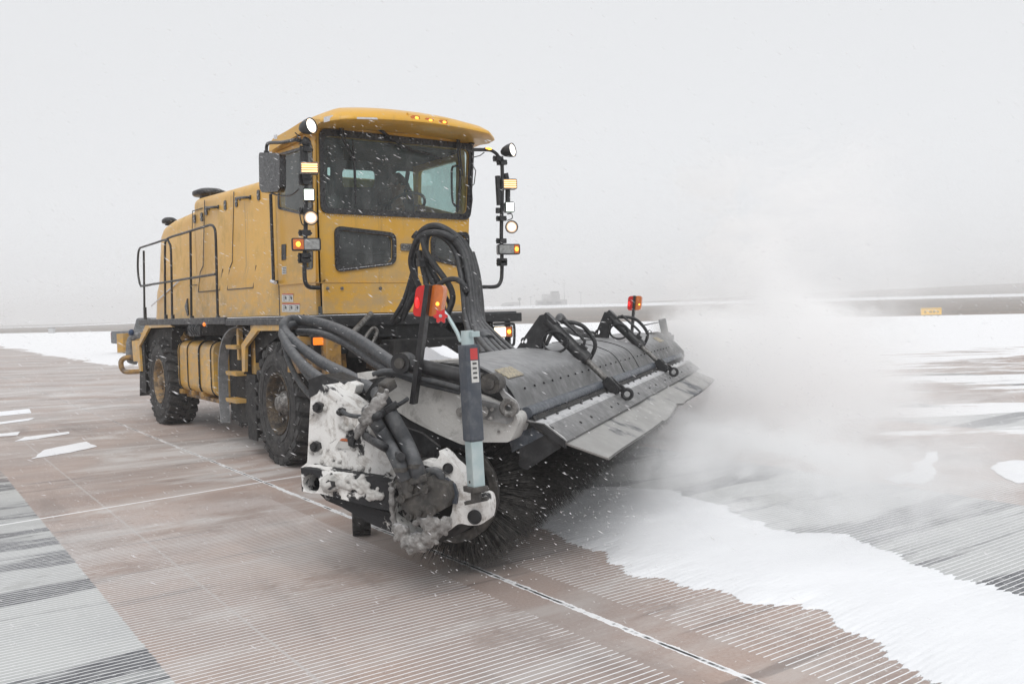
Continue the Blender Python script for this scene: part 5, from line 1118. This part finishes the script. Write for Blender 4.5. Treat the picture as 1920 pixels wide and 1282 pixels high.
# hose arch from the truck over to the broom
def arch_h(pts, r, mt='hose'): hose(pts, r, mt, 'supply_hose', 1., 7)
dx = 8.6
A1 = [(905, 662, 7.3), (893, 630, 7.8), (884, 590, 8.2), (880, 545, 8.4), (874, 500, 8.5), (864, 462, 8.6), (846, 437, 8.6), (818, 424, 8.6), (794, 432, 8.7), (781, 455, 8.8), (777, 490, 8.9), (777, 530, 9), (772, 560, 9), (755, 590, 9.1), (740, 605, 9.2)]
def off(dx_, dy_, sc=1., dd=0, tail=None, n0=0, n1=99):
    q = [((a_ - 828) * sc + 828 + dx_, (b_ - 600) * sc + 600 + dy_, c_ + dd) for a_, b_, c_ in A1][n0:n1]
    return q + (tail or [])
arch_h(off(0, 0), .036); arch_h(off(9, 2, .985, .1, None, 0, 9), .032); arch_h(off(-8, 4, .95, -.05, [(795, 560, 8.9), (800, 590, 9)], 0, 11), .030)
arch_h(off(16, 8, .99, .15, None, 0, 8), .028); arch_h(off(22, 12, 1.0, .2, None, 0, 6), .024); arch_h(off(5, 6, .96, -.1, [(800, 500, 8.7), (826, 560, 8.7), (835, 600, 8.8)], 0, 9), .032)
arch_h([(792, 446, 8.6), (799, 472, 8.6), (815, 497, 8.6), (832, 520, 8.6), (845, 540, 8.6), (849, 560, 8.6), (843, 580, 8.6), (834, 604, 8.7)], .030)
arch_h([(800, 450, 8.7), (800, 480, 8.7), (812, 510, 8.7), (826, 535, 8.7), (830, 560, 8.8), (828, 590, 8.9)], .027)
arch_h([(785, 470, 8.7), (795, 510, 8.7), (801, 545, 8.7), (801, 570, 8.8)], .030); arch_h([(810, 548, 8.6), (828, 530, 8.5), (850, 523, 8.4), (866, 530, 8.3), (877, 547, 8.3)], .026)
arch_h([(815, 535, 8.7), (838, 560, 8.7), (842, 580, 8.8), (828, 612, 8.9)], .020)
for dx_, dd in ((0, 0), (11, .05), (22, .1), (34, .15), (46, .2)): arch_h([(878 + dx_ * .3, 560, 8.3 + dd), (882 + dx_ * .45, 600, 8.1 + dd), (893 + dx_ * .8, 628, 7.8 + dd), (908 + dx_, 650, 7.4 + dd), (926 + dx_ * 1.1, 668, 7.1 + dd)], .035 - dx_ * .0002, 'hose' if dx_ % 2 == 0 else 'sleeve')
for a0, a1 in ((770, 756), (765, 745), (758, 735)): arch_h([(776, 500, 8.9), (a0, 560, 9), (a1, 600, 9.1)], .022)
mb = MB()
for q in ((790, 487, 8.6), (852, 448, 8.5), (872, 500, 8.45), (778, 440, 8.7)): c = D(*q); mb.lathe(c, ZU if q[1] > 480 else D(q[0] + 10, q[1] + 8, q[2]) - c, [(-.012, .045), (.012, .045)], 16)
mb.box(D(789, 492, 8.6), (.06, .07, .08)); scatter('hose_tie', mb, 'black', broom)
mb = MB(); c = D(905, 628, 7.8); mb.cyl(c, D(915, 640, 7.7), .065, 14); S('hose_cuff', mb, 'sleeve')
# caster wheel under the arm
cw = D(680, 978, 7.0); cw = Z(678, 1000, 0); cw = Vector((cw.x, cw.y, .165))
mb = MB(); mb.lathe(cw, (BA * .5 + BW * .86), [(-.06, .10), (-.065, .14), (-.05, .165), (.05, .165), (.065, .14), (.06, .10), (-.06, .10)], 36)
axc = (BA * .5 + BW * .86).normalized(); c1_ = axc.cross(ZU)
for i in range(18):
    for s_ in (-.04, .04): rd = c1_ * math.cos(i * .349 + s_ * 4) + ZU * math.sin(i * .349 + s_ * 4); mb.box(cw + rd * .163 + axc * s_, (.05, .03, .016), (axc, rd.cross(axc), rd))
S('caster_wheel', mb, 'rubber'); mb = MB(); mb.lathe(cw, axc, [(.05, .10), (.03, .09), (.03, .04), (.07, .03), (.07, 0)], 24); mb.lathe(cw, -axc, [(.05, .10), (.03, .09), (.03, .04), (.07, .03), (.07, 0)], 24); S('caster_rim', mb, 'ice'); mb = MB(); mb.beam(cw + ZU * .05 + axc * .1, cw + ZU * .4 + axc * .1, .06, .03); mb.beam(cw + ZU * .05 - axc * .1, cw + ZU * .4 - axc * .1, .06, .03); mb.beam(cw + ZU * .38 - axc * .12, cw + ZU * .38 + axc * .12, .08, .05); mb.beam(cw + ZU * .40, B(.35, -.55, .60), .09, .09); S('caster_fork', mb, 'black')

# ---- the rotary brush: core tube, wafers of stiff bristles standing at rest
BCZ = .525
mb = MB(); mb.cyl(B(.02, -.02, BCZ), B(UL - .1, -.02, BCZ), .20, 32); core = S('brush_core', mb, 'under')
random.seed(21); vs = []; fs = []
def bristle(u, a0, r0, r1, du, da, wd):
    p0 = B(u, -.02 + r0 * math.cos(a0), BCZ + r0 * math.sin(a0)); p1 = B(u + du, -.02 + r1 * math.cos(a0 + da), BCZ + r1 * math.sin(a0 + da)); pm = (p0 + p1) / 2
    t_ = (BW * -math.sin(a0) + ZU * math.cos(a0)) * wd; s_ = BA * wd
    b_ = len(vs); vs.extend([p0 + t_, p0 - t_ * .5 + s_, p0 - t_ * .5 - s_, p1]); fs.extend([(b_, b_ + 1, b_ + 3), (b_ + 1, b_ + 2, b_ + 3), (b_ + 2, b_, b_ + 3)])
wafers = 74
for wf in range(wafers):
    u0 = .03 + (UL - .2) * (wf / (wafers - 1)) ** 1.15; n_ = 620 if wf < 3 else 330 if wf < 12 else 150
    for i in range(n_):
        a_ = random.random() * 2 * math.pi; w_ = random.gauss(0, .03)
        bristle(u0 + w_ + .015 * math.sin(a_ * 3 + wf), a_, .19, .525 + random.gauss(0, .008) - (.0 if math.sin(a_) > -.99 else .02), random.gauss(0, .035), random.gauss(-.10, .05), .0042 if wf < 6 else .007)
mb = MB(); mb.add(vs, fs); br = S('brush_bristles', mb, 'bristle')
# ------------------------------------------------------------------ the driver
PL = Vector((-9.75, 5.13, 1.72))
P = thing('person', 'driver in a dark jacket sitting at the wheel inside the yellow cab', 'person', PL)
def skin(name, verts, edges, mt, parent, sub=2):
    me = bpy.data.meshes.new(name); org = Vector(root_of(parent).location)
    me.from_pydata([Vector(v[0]) - org for v in verts], edges, []); me.materials.append(M[mt]); o = bpy.data.objects.new(name, me); COL.objects.link(o); o.parent = parent
    o.modifiers.new('skin', 'SKIN'); sv = me.skin_vertices[0].data if me.skin_vertices else None
    if sv is None:
        bpy.context.view_layer.objects.active = o; me.update(); sv = me.skin_vertices.new(name='skin').data if hasattr(me.skin_vertices, 'new') else None
    if sv:
        for i, v in enumerate(verts): r = v[1]; sv[i].radius = (r, r) if not isinstance(r, tuple) else r; sv[i].use_root = (i == 0)
    s_ = o.modifiers.new('sub', 'SUBSURF'); s_.levels = sub; s_.render_levels = sub; return o
def Q(x_, y_, z_): return (-9.75 + x_, 5.13 + y_, z_)
jv = [(Q(0, 0, 2.44), (.16, .13)), (Q(.03, 0, 2.62), (.155, .12)), (Q(.08, 0, 2.80), (.17, .125)), (Q(.12, 0, 2.93), (.10, .08)), (Q(.14, 0, 2.99), (.062, .06)),
      (Q(.10, -.19, 2.88), .065), (Q(.20, -.25, 2.68), .052), (Q(.40, -.22, 2.74), .042), (Q(.52, -.20, 2.82), .034),
      (Q(.10, .19, 2.88), .065), (Q(.20, .25, 2.68), .052), (Q(.42, .14, 2.76), .042), (Q(.53, .08, 2.82), .034),
      (Q(.12, -.11, 2.44), .10), (Q(.42, -.13, 2.46), .075), (Q(.50, -.13, 2.1), .055), (Q(.50, -.13, 1.82), .045), (Q(.12, .11, 2.44), .10), (Q(.42, .13, 2.46), .075), (Q(.50, .13, 2.1), .055), (Q(.50, .13, 1.82), .045)]
je = [(0, 1), (1, 2), (2, 3), (3, 4), (2, 5), (5, 6), (6, 7), (7, 8), (2, 9), (9, 10), (10, 11), (11, 12), (0, 13), (13, 14), (14, 15), (15, 16), (0, 17), (17, 18), (18, 19), (19, 20)]
bv = [(Q(.05, 0, 2.6), .09), (Q(.12, 0, 2.9), .07), (Q(.15, 0, 3.0), .055), (Q(.19, -.01, 3.10), (.075, .085)), (Q(.19, -.01, 3.19), (.082, .095)), (Q(.18, 0, 3.26), (.062, .07))]
be = [(i, i + 1) for i in range(5)]
def arm(side, pts):
    base = 1; prev = base
    for p, r in pts: bv.append((p, r)); be.append((prev, len(bv) - 1)); prev = len(bv) - 1
    palm = prev; px_, py_, pz_ = bv[palm][0]
    for k_, (dy, ln) in enumerate(((-.03, .055), (-.01, .065), (.01, .06), (.03, .048))):
        a_ = len(bv); bv.append(((px_ + .035, py_ + dy, pz_ + .012), .010)); bv.append(((px_ + .035 + ln * .6, py_ + dy, pz_ + .005), .009)); bv.append(((px_ + .035 + ln * .55, py_ + dy, pz_ - .028), .008)); be.extend([(palm, a_), (a_, a_ + 1), (a_ + 1, a_ + 2)])
    a_ = len(bv); bv.append(((px_ + .01, py_ - side * .035, pz_ - .01), .011)); bv.append(((px_ + .04, py_ - side * .05, pz_ - .03), .009)); be.extend([(palm, a_), (a_, a_ + 1)])
arm(-1, [(Q(.10, -.18, 2.86), .05), (Q(.20, -.24, 2.68), .04), (Q(.40, -.21, 2.74), .032), (Q(.50, -.20, 2.82), .024), (Q(.56, -.195, 2.86), (.03, .016))])
arm(1, [(Q(.10, .18, 2.86), .05), (Q(.20, .24, 2.68), .04), (Q(.42, .14, 2.76), .032), (Q(.52, .09, 2.82), .024), (Q(.58, .07, 2.86), (.03, .016))])
hc = Vector(Q(.205, -.015, 3.155))
for d_, r in (((.098, -.02, -.005), .014), ):
    a_ = len(bv); bv.append((tuple(hc + Vector((.085, -.02, .01))), .018)); bv.append((tuple(hc + Vector((.112, -.026, -.012))), .013)); be.extend([(3, a_), (a_, a_ + 1)])
for s_ in (-1, 1): a_ = len(bv); bv.append((tuple(hc + Vector((-.01, .095 * s_, .0))), .02)); be.append((4, a_))
body = skin('body', bv, be, 'skin', P)
skin('jacket', jv, je, 'jacket', body, 2)
mb = MB(); mb.blob(hc + Vector((-.025, .006, .055)), .112, 10, .12, (1, .92, .95)); hairo = obj('hair', mb, 'hair', body)
mb = MB()
for s_ in (-1, 1): mb.blob(hc + Vector((.082, s_ * .032 - .018, .018)), .011, 5, 0)
obj('eyes', mb, 'lensgrey', body); mb = MB(); mb.tube([hc + Vector((.082, -.045, -.055)), hc + Vector((.095, -.022, -.052)), hc + Vector((.088, .004, -.055))], .007, 6); obj('mouth', mb, mat("lips", (.25, .10, .08), None), body)

# ------------------------------------------------------------------ pickup parked behind the truck, 43 m off
vd = Vector((-.81656, .57726, 0)); rd = Vector((.57726, .81656, 0))
pk0 = Z(209, 662, 0); hd = (rd * .62 - vd * .78).normalized(); rp = ray(225, 640); rp.z = 0; rp.normalize(); rq = rp.cross(ZU); hd = (rq * .53 - rp * .85).normalized(); ls = ZU.cross(hd).normalized()
TP = pk0 - hd * .0
PKL = Vector((TP.x, TP.y, 0))
PK = thing('pickup_truck', 'dark grey pickup truck parked far behind the yellow sweeper', 'pickup truck', PKL)
# local axes: L along body from the tail, S across (away from the camera side), up
def K(l_, s_, z_): return PKL + hd * l_ + (-ls) * 0 + ls * s_ + ZU * z_
prof = [(0, .55), (.02, 1.05), (.06, 1.14), (2.0, 1.16), (2.05, 1.20), (2.32, 1.74), (2.5, 1.80), (3.4, 1.80), (3.6, 1.74), (4.1, 1.18), (5.3, 1.08), (5.5, .95), (5.55, .5), (4.9, .42), (1.0, .42)]
M['pickup'] = mat("dark_grey_car_paint", (.06, .065, .075), (.10, .105, .11), 4, rough=.35, coat=.4)
mb = MB(); mb.panel([K(a_, 0, b_) for a_, b_ in prof], [], ls * 1.9); obj('body', mb, 'pickup', PK, .05, 3)
mb = MB(); mb.panel([K(a_, -.01, b_) for a_, b_ in ((2.2, 1.24), (2.42, 1.70), (2.85, 1.72), (2.85, 1.24))], [], ls * 1.92); mb.panel([K(a_, -.01, b_) for a_, b_ in ((2.95, 1.24), (2.95, 1.72), (3.4, 1.72), (3.85, 1.24))], [], ls * 1.92); obj('side_windows', mb, 'glassdark', PK)
mb = MB(); mb.panel([K(a_, .12, b_) for a_, b_ in ((2.06, 1.25), (2.12, 1.25), (2.36, 1.70), (2.32, 1.72))], [], ls * 1.66); obj('rear_window', mb, 'lensgrey', PK)
for s_ in (0.08, 1.82):
    mb = MB(); mb.panel([K(-.02, s_ - .07, .72), K(-.02, s_ + .07, .72), K(-.02, s_ + .07, 1.08), K(-.02, s_ - .07, 1.08)], [], hd * .05); obj('tail_light', mb, mat("tail_red", (.5, .03, .02), None, rough=.2), PK, .01)
mb = MB(); mb.panel([K(-.12, .1, .50), K(-.12, 1.8, .50), K(-.12, 1.8, .66), K(-.12, .1, .66)], [], hd * .1); obj('bumper', mb, 'chrome', PK, .02)
for l_ in (1.1, 4.6):
    for s_, d_ in ((.0, -1), (1.9, 1)):
        c = K(l_, s_, .38); mb = MB(); mb.lathe(c, ls * d_, [(-.24, .22), (-.24, .35), (-.2, .38), (-.02, .38), (.01, .34), (.01, .24), (-.03, .22)], 32); wz = obj('wheel', mb, 'rubber', PK); mb = MB(); mb.lathe(c, ls * d_, [(-.02, .235), (-.01, .2), (-.05, .1), (.0, .06), (.0, 0)], 20); obj('rim', mb, 'hub', wz)

# ------------------------------------------------------------------ far things
def gz(px, t): return V0 * t + R0 * ((px - 960) / 1663.5 * t) + ZU * hgt(t, px)
def fb(t, x0, x1, y0, y1, dep, mb_):        # block at depth t spanning the given width, standing on the ground
    a_ = gz(x0, t); b_ = gz(x1, t); s_ = (b_ - a_); s_.z = 0; h_ = (y0 - y1) / 1663.5 * t; c_ = (a_ + b_) / 2; base = min(a_.z, b_.z) - .6 + 0
    off_ = (y0 - y1)
    mb_.box(Vector((c_.x, c_.y, base + (h_ + .6) / 2)) + V0 * dep / 2, (s_.length, dep, h_ + .6), (R0, V0, ZU)); return c_
M['farwall'] = mat("pale_concrete_wall", (.42, .42, .42), (.38, .38, .38), .1, rough=.9); M['farglass'] = mat("dark_window_band", (.06, .065, .07), None, rough=.3); M['farroof'] = mat("dark_roof", (.12, .12, .12), None)
t_ = 520
a_ = gz(1035, t_); TB = thing('terminal_building', 'pale stepped terminal block with a taller tower, hazy on the horizon', 'building', a_)
mb = MB(); fb(t_, 1007, 1065, 577, 565.5, 14, mb); obj('low_wing', mb, 'farwall', TB)
mb = MB(); fb(t_, 1019, 1052, 577, 554.5, 12, mb); blk = obj('main_block', mb, 'farwall', TB)
mb = MB(); fb(t_, 1034.5, 1050.5, 577, 549.5, 9, mb); obj('tower_block', mb, 'farwall', TB)
for k_ in range(3):
    mb = MB(); c0 = gz(1009 + k_ * 17, t_) - V0 * .15; mb.box(c0 + R0 * 1.8 + ZU * 1.9, (3.4, .2, 1.1), (R0, V0, ZU)); obj('window_band', mb, 'farglass', TB)
mb = MB(); c0 = gz(1043, t_) - V0 * .1; mb.box(c0 + ZU * 8.0, (4.2, .2, .7), (R0, V0, ZU)); obj('window_band', mb, 'farglass', TB)
a_ = gz(960, 560); HG = thing('hangar', 'low rounded hangar beside the radar mast, faint in the haze', 'hangar', a_)
mb = MB(); c0 = gz(940, 560); c1 = gz(978, 560); L_ = (c1 - c0).length; pp_ = [c0 + R0 * L_ * q_ + ZU * z_ for q_, z_ in ((0, -.6), (0, 1.2), (.06, 2.2), (.2, 2.9), (.6, 3.3), (.95, 3.2), (1, 2.8), (1, -.6))]; mb.panel(pp_, [], V0 * 12); obj('wall', mb, 'farwall', HG)
mb = MB(); mb.box(c0 + R0 * L_ * .5 + ZU * .9 - V0 * .1, (L_ * .3, .15, 1.6), (R0, V0, ZU)); obj('hangar_door', mb, 'farglass', HG)
RD = gz(976, 545); RT = thing('radar_mast', 'small radar mast with a dish beside the rounded hangar', 'radar mast', RD)
mb = MB(); mb.cyl(RD - ZU, RD + ZU * 4.2, .3, 8); obj('mast', mb, 'farroof', RT); mb = MB(); mb.box(RD + ZU * 4.9, (2.2, .6, 1.3), (R0, V0, ZU)); mb.blob(RD + ZU * 4.4, .7, 5, .1); obj('dish', mb, 'farroof', RT, .2)
def pole(px, t, h_, lab):
    b_ = gz(px, t); o_ = thing('light_pole', lab, 'light pole', b_, 'light poles on the horizon'); mb_ = MB(); mb_.tube([b_ - ZU, b_ + ZU * h_], [.16, .10], 8); obj('pole', mb_, 'farroof', o_)
    mb_ = MB(); mb_.box(b_ + ZU * h_, (1.8, .5, .35), (R0, V0, ZU)); obj('lamp_head', mb_, 'farroof', o_)
pole(1060, 540, 13.5, 'tallest light pole, beside the terminal block tower'); pole(997, 560, 6, 'light pole between the hangar and the terminal block'); pole(1091, 560, 8, 'light pole standing apart from the buildings on the open grass')
# yellow runway sign
sg = Z(1746, 593, 0); SG = thing('runway_sign', 'low yellow runway guidance sign on the edge of the snowy runway', 'sign', sg); W_ = 2.35
mb = MB(); mb.box(sg + ZU * .58, (W_, .22, .80), (R0, V0, ZU)); sp_ = obj('sign_panel', mb, mat("sign_yellow", (.78, .46, .03), (.70, .40, .03), 5, rough=.4), SG, .02)
mb = MB(); mb.box(sg + ZU * .86 - V0 * .115, (W_ * .98, .01, .03), (R0, V0, ZU)); obj('sign_rail', mb, 'ink', sp_)
for s_ in (-.8, 0, .8): mb = MB(); mb.box(sg + R0 * s_ + ZU * .08, (.08, .08, .30), (R0, V0, ZU)); obj('leg', mb, 'hub', SG)
# faint markings on the sign face, too small in the photo to be read
for s_, w2 in ((-.75, .22), (-.1, .3), (.3, .3), (.72, .26)): mb = MB(); mb.box(sg + R0 * s_ + ZU * .52 - V0 * .115, (w2, .01, .24), (R0, V0, ZU)); obj('sign_mark', mb, mat("sign_mark", (.30, .20, .05), None), sp_)
ht = Z(97, 624.5, 0); HT = thing('equipment_shed', 'tiny grey equipment shed standing alone on the horizon beyond the snow', 'shed', ht)
mb = MB(); mb.box(ht + ZU * .45, (.85, .8, .9), (R0, V0, ZU)); obj('wall', mb, 'farwall', HT); mb = MB(); mb.box(ht + ZU * .94, (1.0, .95, .1), (R0, V0, ZU)); obj('roof', mb, 'farroof', HT)

# ------------------------------------------------------------------ falling snow: small flakes at rest in the air
random.seed(77); vs = []; fs = []
wd = (RR * .80 - UU * .42 + V * .1).normalized()
def flake(p, l_, r_):
    w2 = (wd + Vector((random.gauss(0, .18), random.gauss(0, .18), random.gauss(0, .14)))).normalized(); a_ = w2.orthogonal().normalized() * r_; b2 = w2.cross(a_); b_ = len(vs)
    vs.extend([p - w2 * l_, p + a_, p + b2, p - a_, p - b2, p + w2 * l_]); fs.extend([(b_, b_ + 1, b_ + 2), (b_, b_ + 2, b_ + 3), (b_, b_ + 3, b_ + 4), (b_, b_ + 4, b_ + 1), (b_ + 5, b_ + 2, b_ + 1), (b_ + 5, b_ + 3, b_ + 2), (b_ + 5, b_ + 4, b_ + 3), (b_ + 5, b_ + 1, b_ + 4)])
for i in range(26000):
    t_ = 3.2 + 15 * random.random() ** .7; s_ = (random.random() - .5) * 1.35 * t_; z_ = random.random() * 3.6
    p = V0 * t_ + R0 * s_ + ZU * z_
    k_ = random.choice((.5, .6, .8, .9, 1.3)); flake(p, .012 * k_, .0018 * k_)
for i in range(1500):      # grains thrown up round the brush
    u_ = random.uniform(-.6, 6); w_ = abs(random.gauss(.3, .5)); flake(B(u_, w_, random.random() ** 1.5 * 1.0 + .02), random.uniform(.004, .009), random.uniform(.002, .004))
fl_ = obj('falling_snow', MB().add(vs, fs), 'flake'); tag(fl_, 'white snowflakes driving down across the truck', None, None, 'stuff')

# ------------------------------------------------------------------ air: haze and the blown snow cloud
hz = bpy.data.materials.new("haze_air"); hz.use_nodes = True; t = hz.node_tree; t.nodes.clear(); k = N(t)
pv = k.n('ShaderNodeVolumePrincipled'); pv.inputs['Color'].default_value = (.985, .988, .993, 1); pv.inputs['Density'].default_value = .0021; pv.inputs['Anisotropy'].default_value = 0
ou = k.n('ShaderNodeOutputMaterial'); k.l(pv.outputs[0], ou.inputs['Volume'])
mb = MB(); mb.bb((-3000, -3000, -4), (3000, 3000, 25)); h_ = obj('haze', mb, hz); tag(h_, 'pale winter haze over the whole airfield', None, None, 'stuff')
def cloud(name, size, color, fn, label, u0, w0, z0):
    mt = bpy.data.materials.new(name + "_volume"); mt.use_nodes = True; t = mt.node_tree; t.nodes.clear(); k = N(t)
    pv = k.n('ShaderNodeVolumePrincipled'); pv.inputs['Color'].default_value = color; ou = k.n('ShaderNodeOutputMaterial'); k.l(pv.outputs[0], ou.inputs['Volume'])
    c = k.n('ShaderNodeTexCoord'); sx = k.n('ShaderNodeSeparateXYZ'); k.l(c.outputs['Object'], sx.inputs[0])
    k.l(fn(k, sx.outputs[0], sx.outputs[1], sx.outputs[2], c.outputs['Object']), pv.inputs['Density'])
    mb_ = MB(); mb_.bb((0, 0, 0), size); me = bpy.data.meshes.new(name); me.from_pydata(mb_.v, [], mb_.f); me.materials.append(mt); o = bpy.data.objects.new(name, me); COL.objects.link(o)
    # local x = along the brush (u), local y = forward (w); mirrored frame kept right-handed by flipping the box
    o.matrix_world = Matrix(((BA.x, -BW.x, 0, 0), (BA.y, -BW.y, 0, 0), (0, 0, 1, 0), (0, 0, 0, 1))) @ Matrix.Identity(4)
    org = B(u0, w0, z0); o.location = org; tag(o, label, None, None, 'stuff'); return o
def spray(k, u, wn, z, vec):
    wv = k.math('SUBTRACT', 6.0, wn)         # metres forward of the brush
    mp = k.n('ShaderNodeMapping'); mp.inputs['Scale'].default_value = (.42, .55, .80); mp.inputs['Rotation'].default_value = (.35, 0, .3); k.l(vec, mp.inputs[0])
    n1 = k.noise(1.0, 4, .6, mp.outputs[0], .9); n2 = k.noise(3.4, 5, .7, mp.outputs[0], 1.0)
    nz = k.math('ADD', k.math('MULTIPLY', n1, .60), k.math('MULTIPLY', n2, .40))
    nn = k.ramp(nz, .44, .60)
    top = k.math('ADD', .42, k.math('ADD', k.math('MULTIPLY', wv, .16), k.ramp(u, 4.6, 8.4, 0, 2.3)))
    top = k.math('MULTIPLY', top, k.ramp(n1, .30, .68, .55, 1.55))
    hf = k.math('SUBTRACT', 1.0, k.math('DIVIDE', z, top), None, True); hf = k.math('POWER', hf, .8)
    rollw = k.math('MULTIPLY', k.ramp(k.math('ADD', wv, k.math('ADD', k.math('MULTIPLY', n2, .6), k.ramp(u, 5.5, 7.5, 0, 1.6))), .75, 1.6), k.ramp(k.math('ADD', wv, k.math('MULTIPLY', n1, 1.2)), 4.6, 2.3)); uu = k.math('MULTIPLY', k.ramp(k.math('ADD', u, k.math('MULTIPLY', n2, 1.0)), .8, 3.8), k.ramp(k.math('ADD', u, k.math('MULTIPLY', n1, 3)), 13.5, 8.5))
    d = k.math('MULTIPLY', k.math('MULTIPLY', hf, rollw), k.math('MULTIPLY', uu, k.math('ADD', .05, nn)))
    return k.math('MULTIPLY', d, 4.0)
cl = cloud('snow_cloud', (14, 5.9, 4.2), (.995, .996, .998, 1), spray, 'white cloud of powder snow blown out ahead of the brush', -.3, 6.0, .02)
random.seed(1)
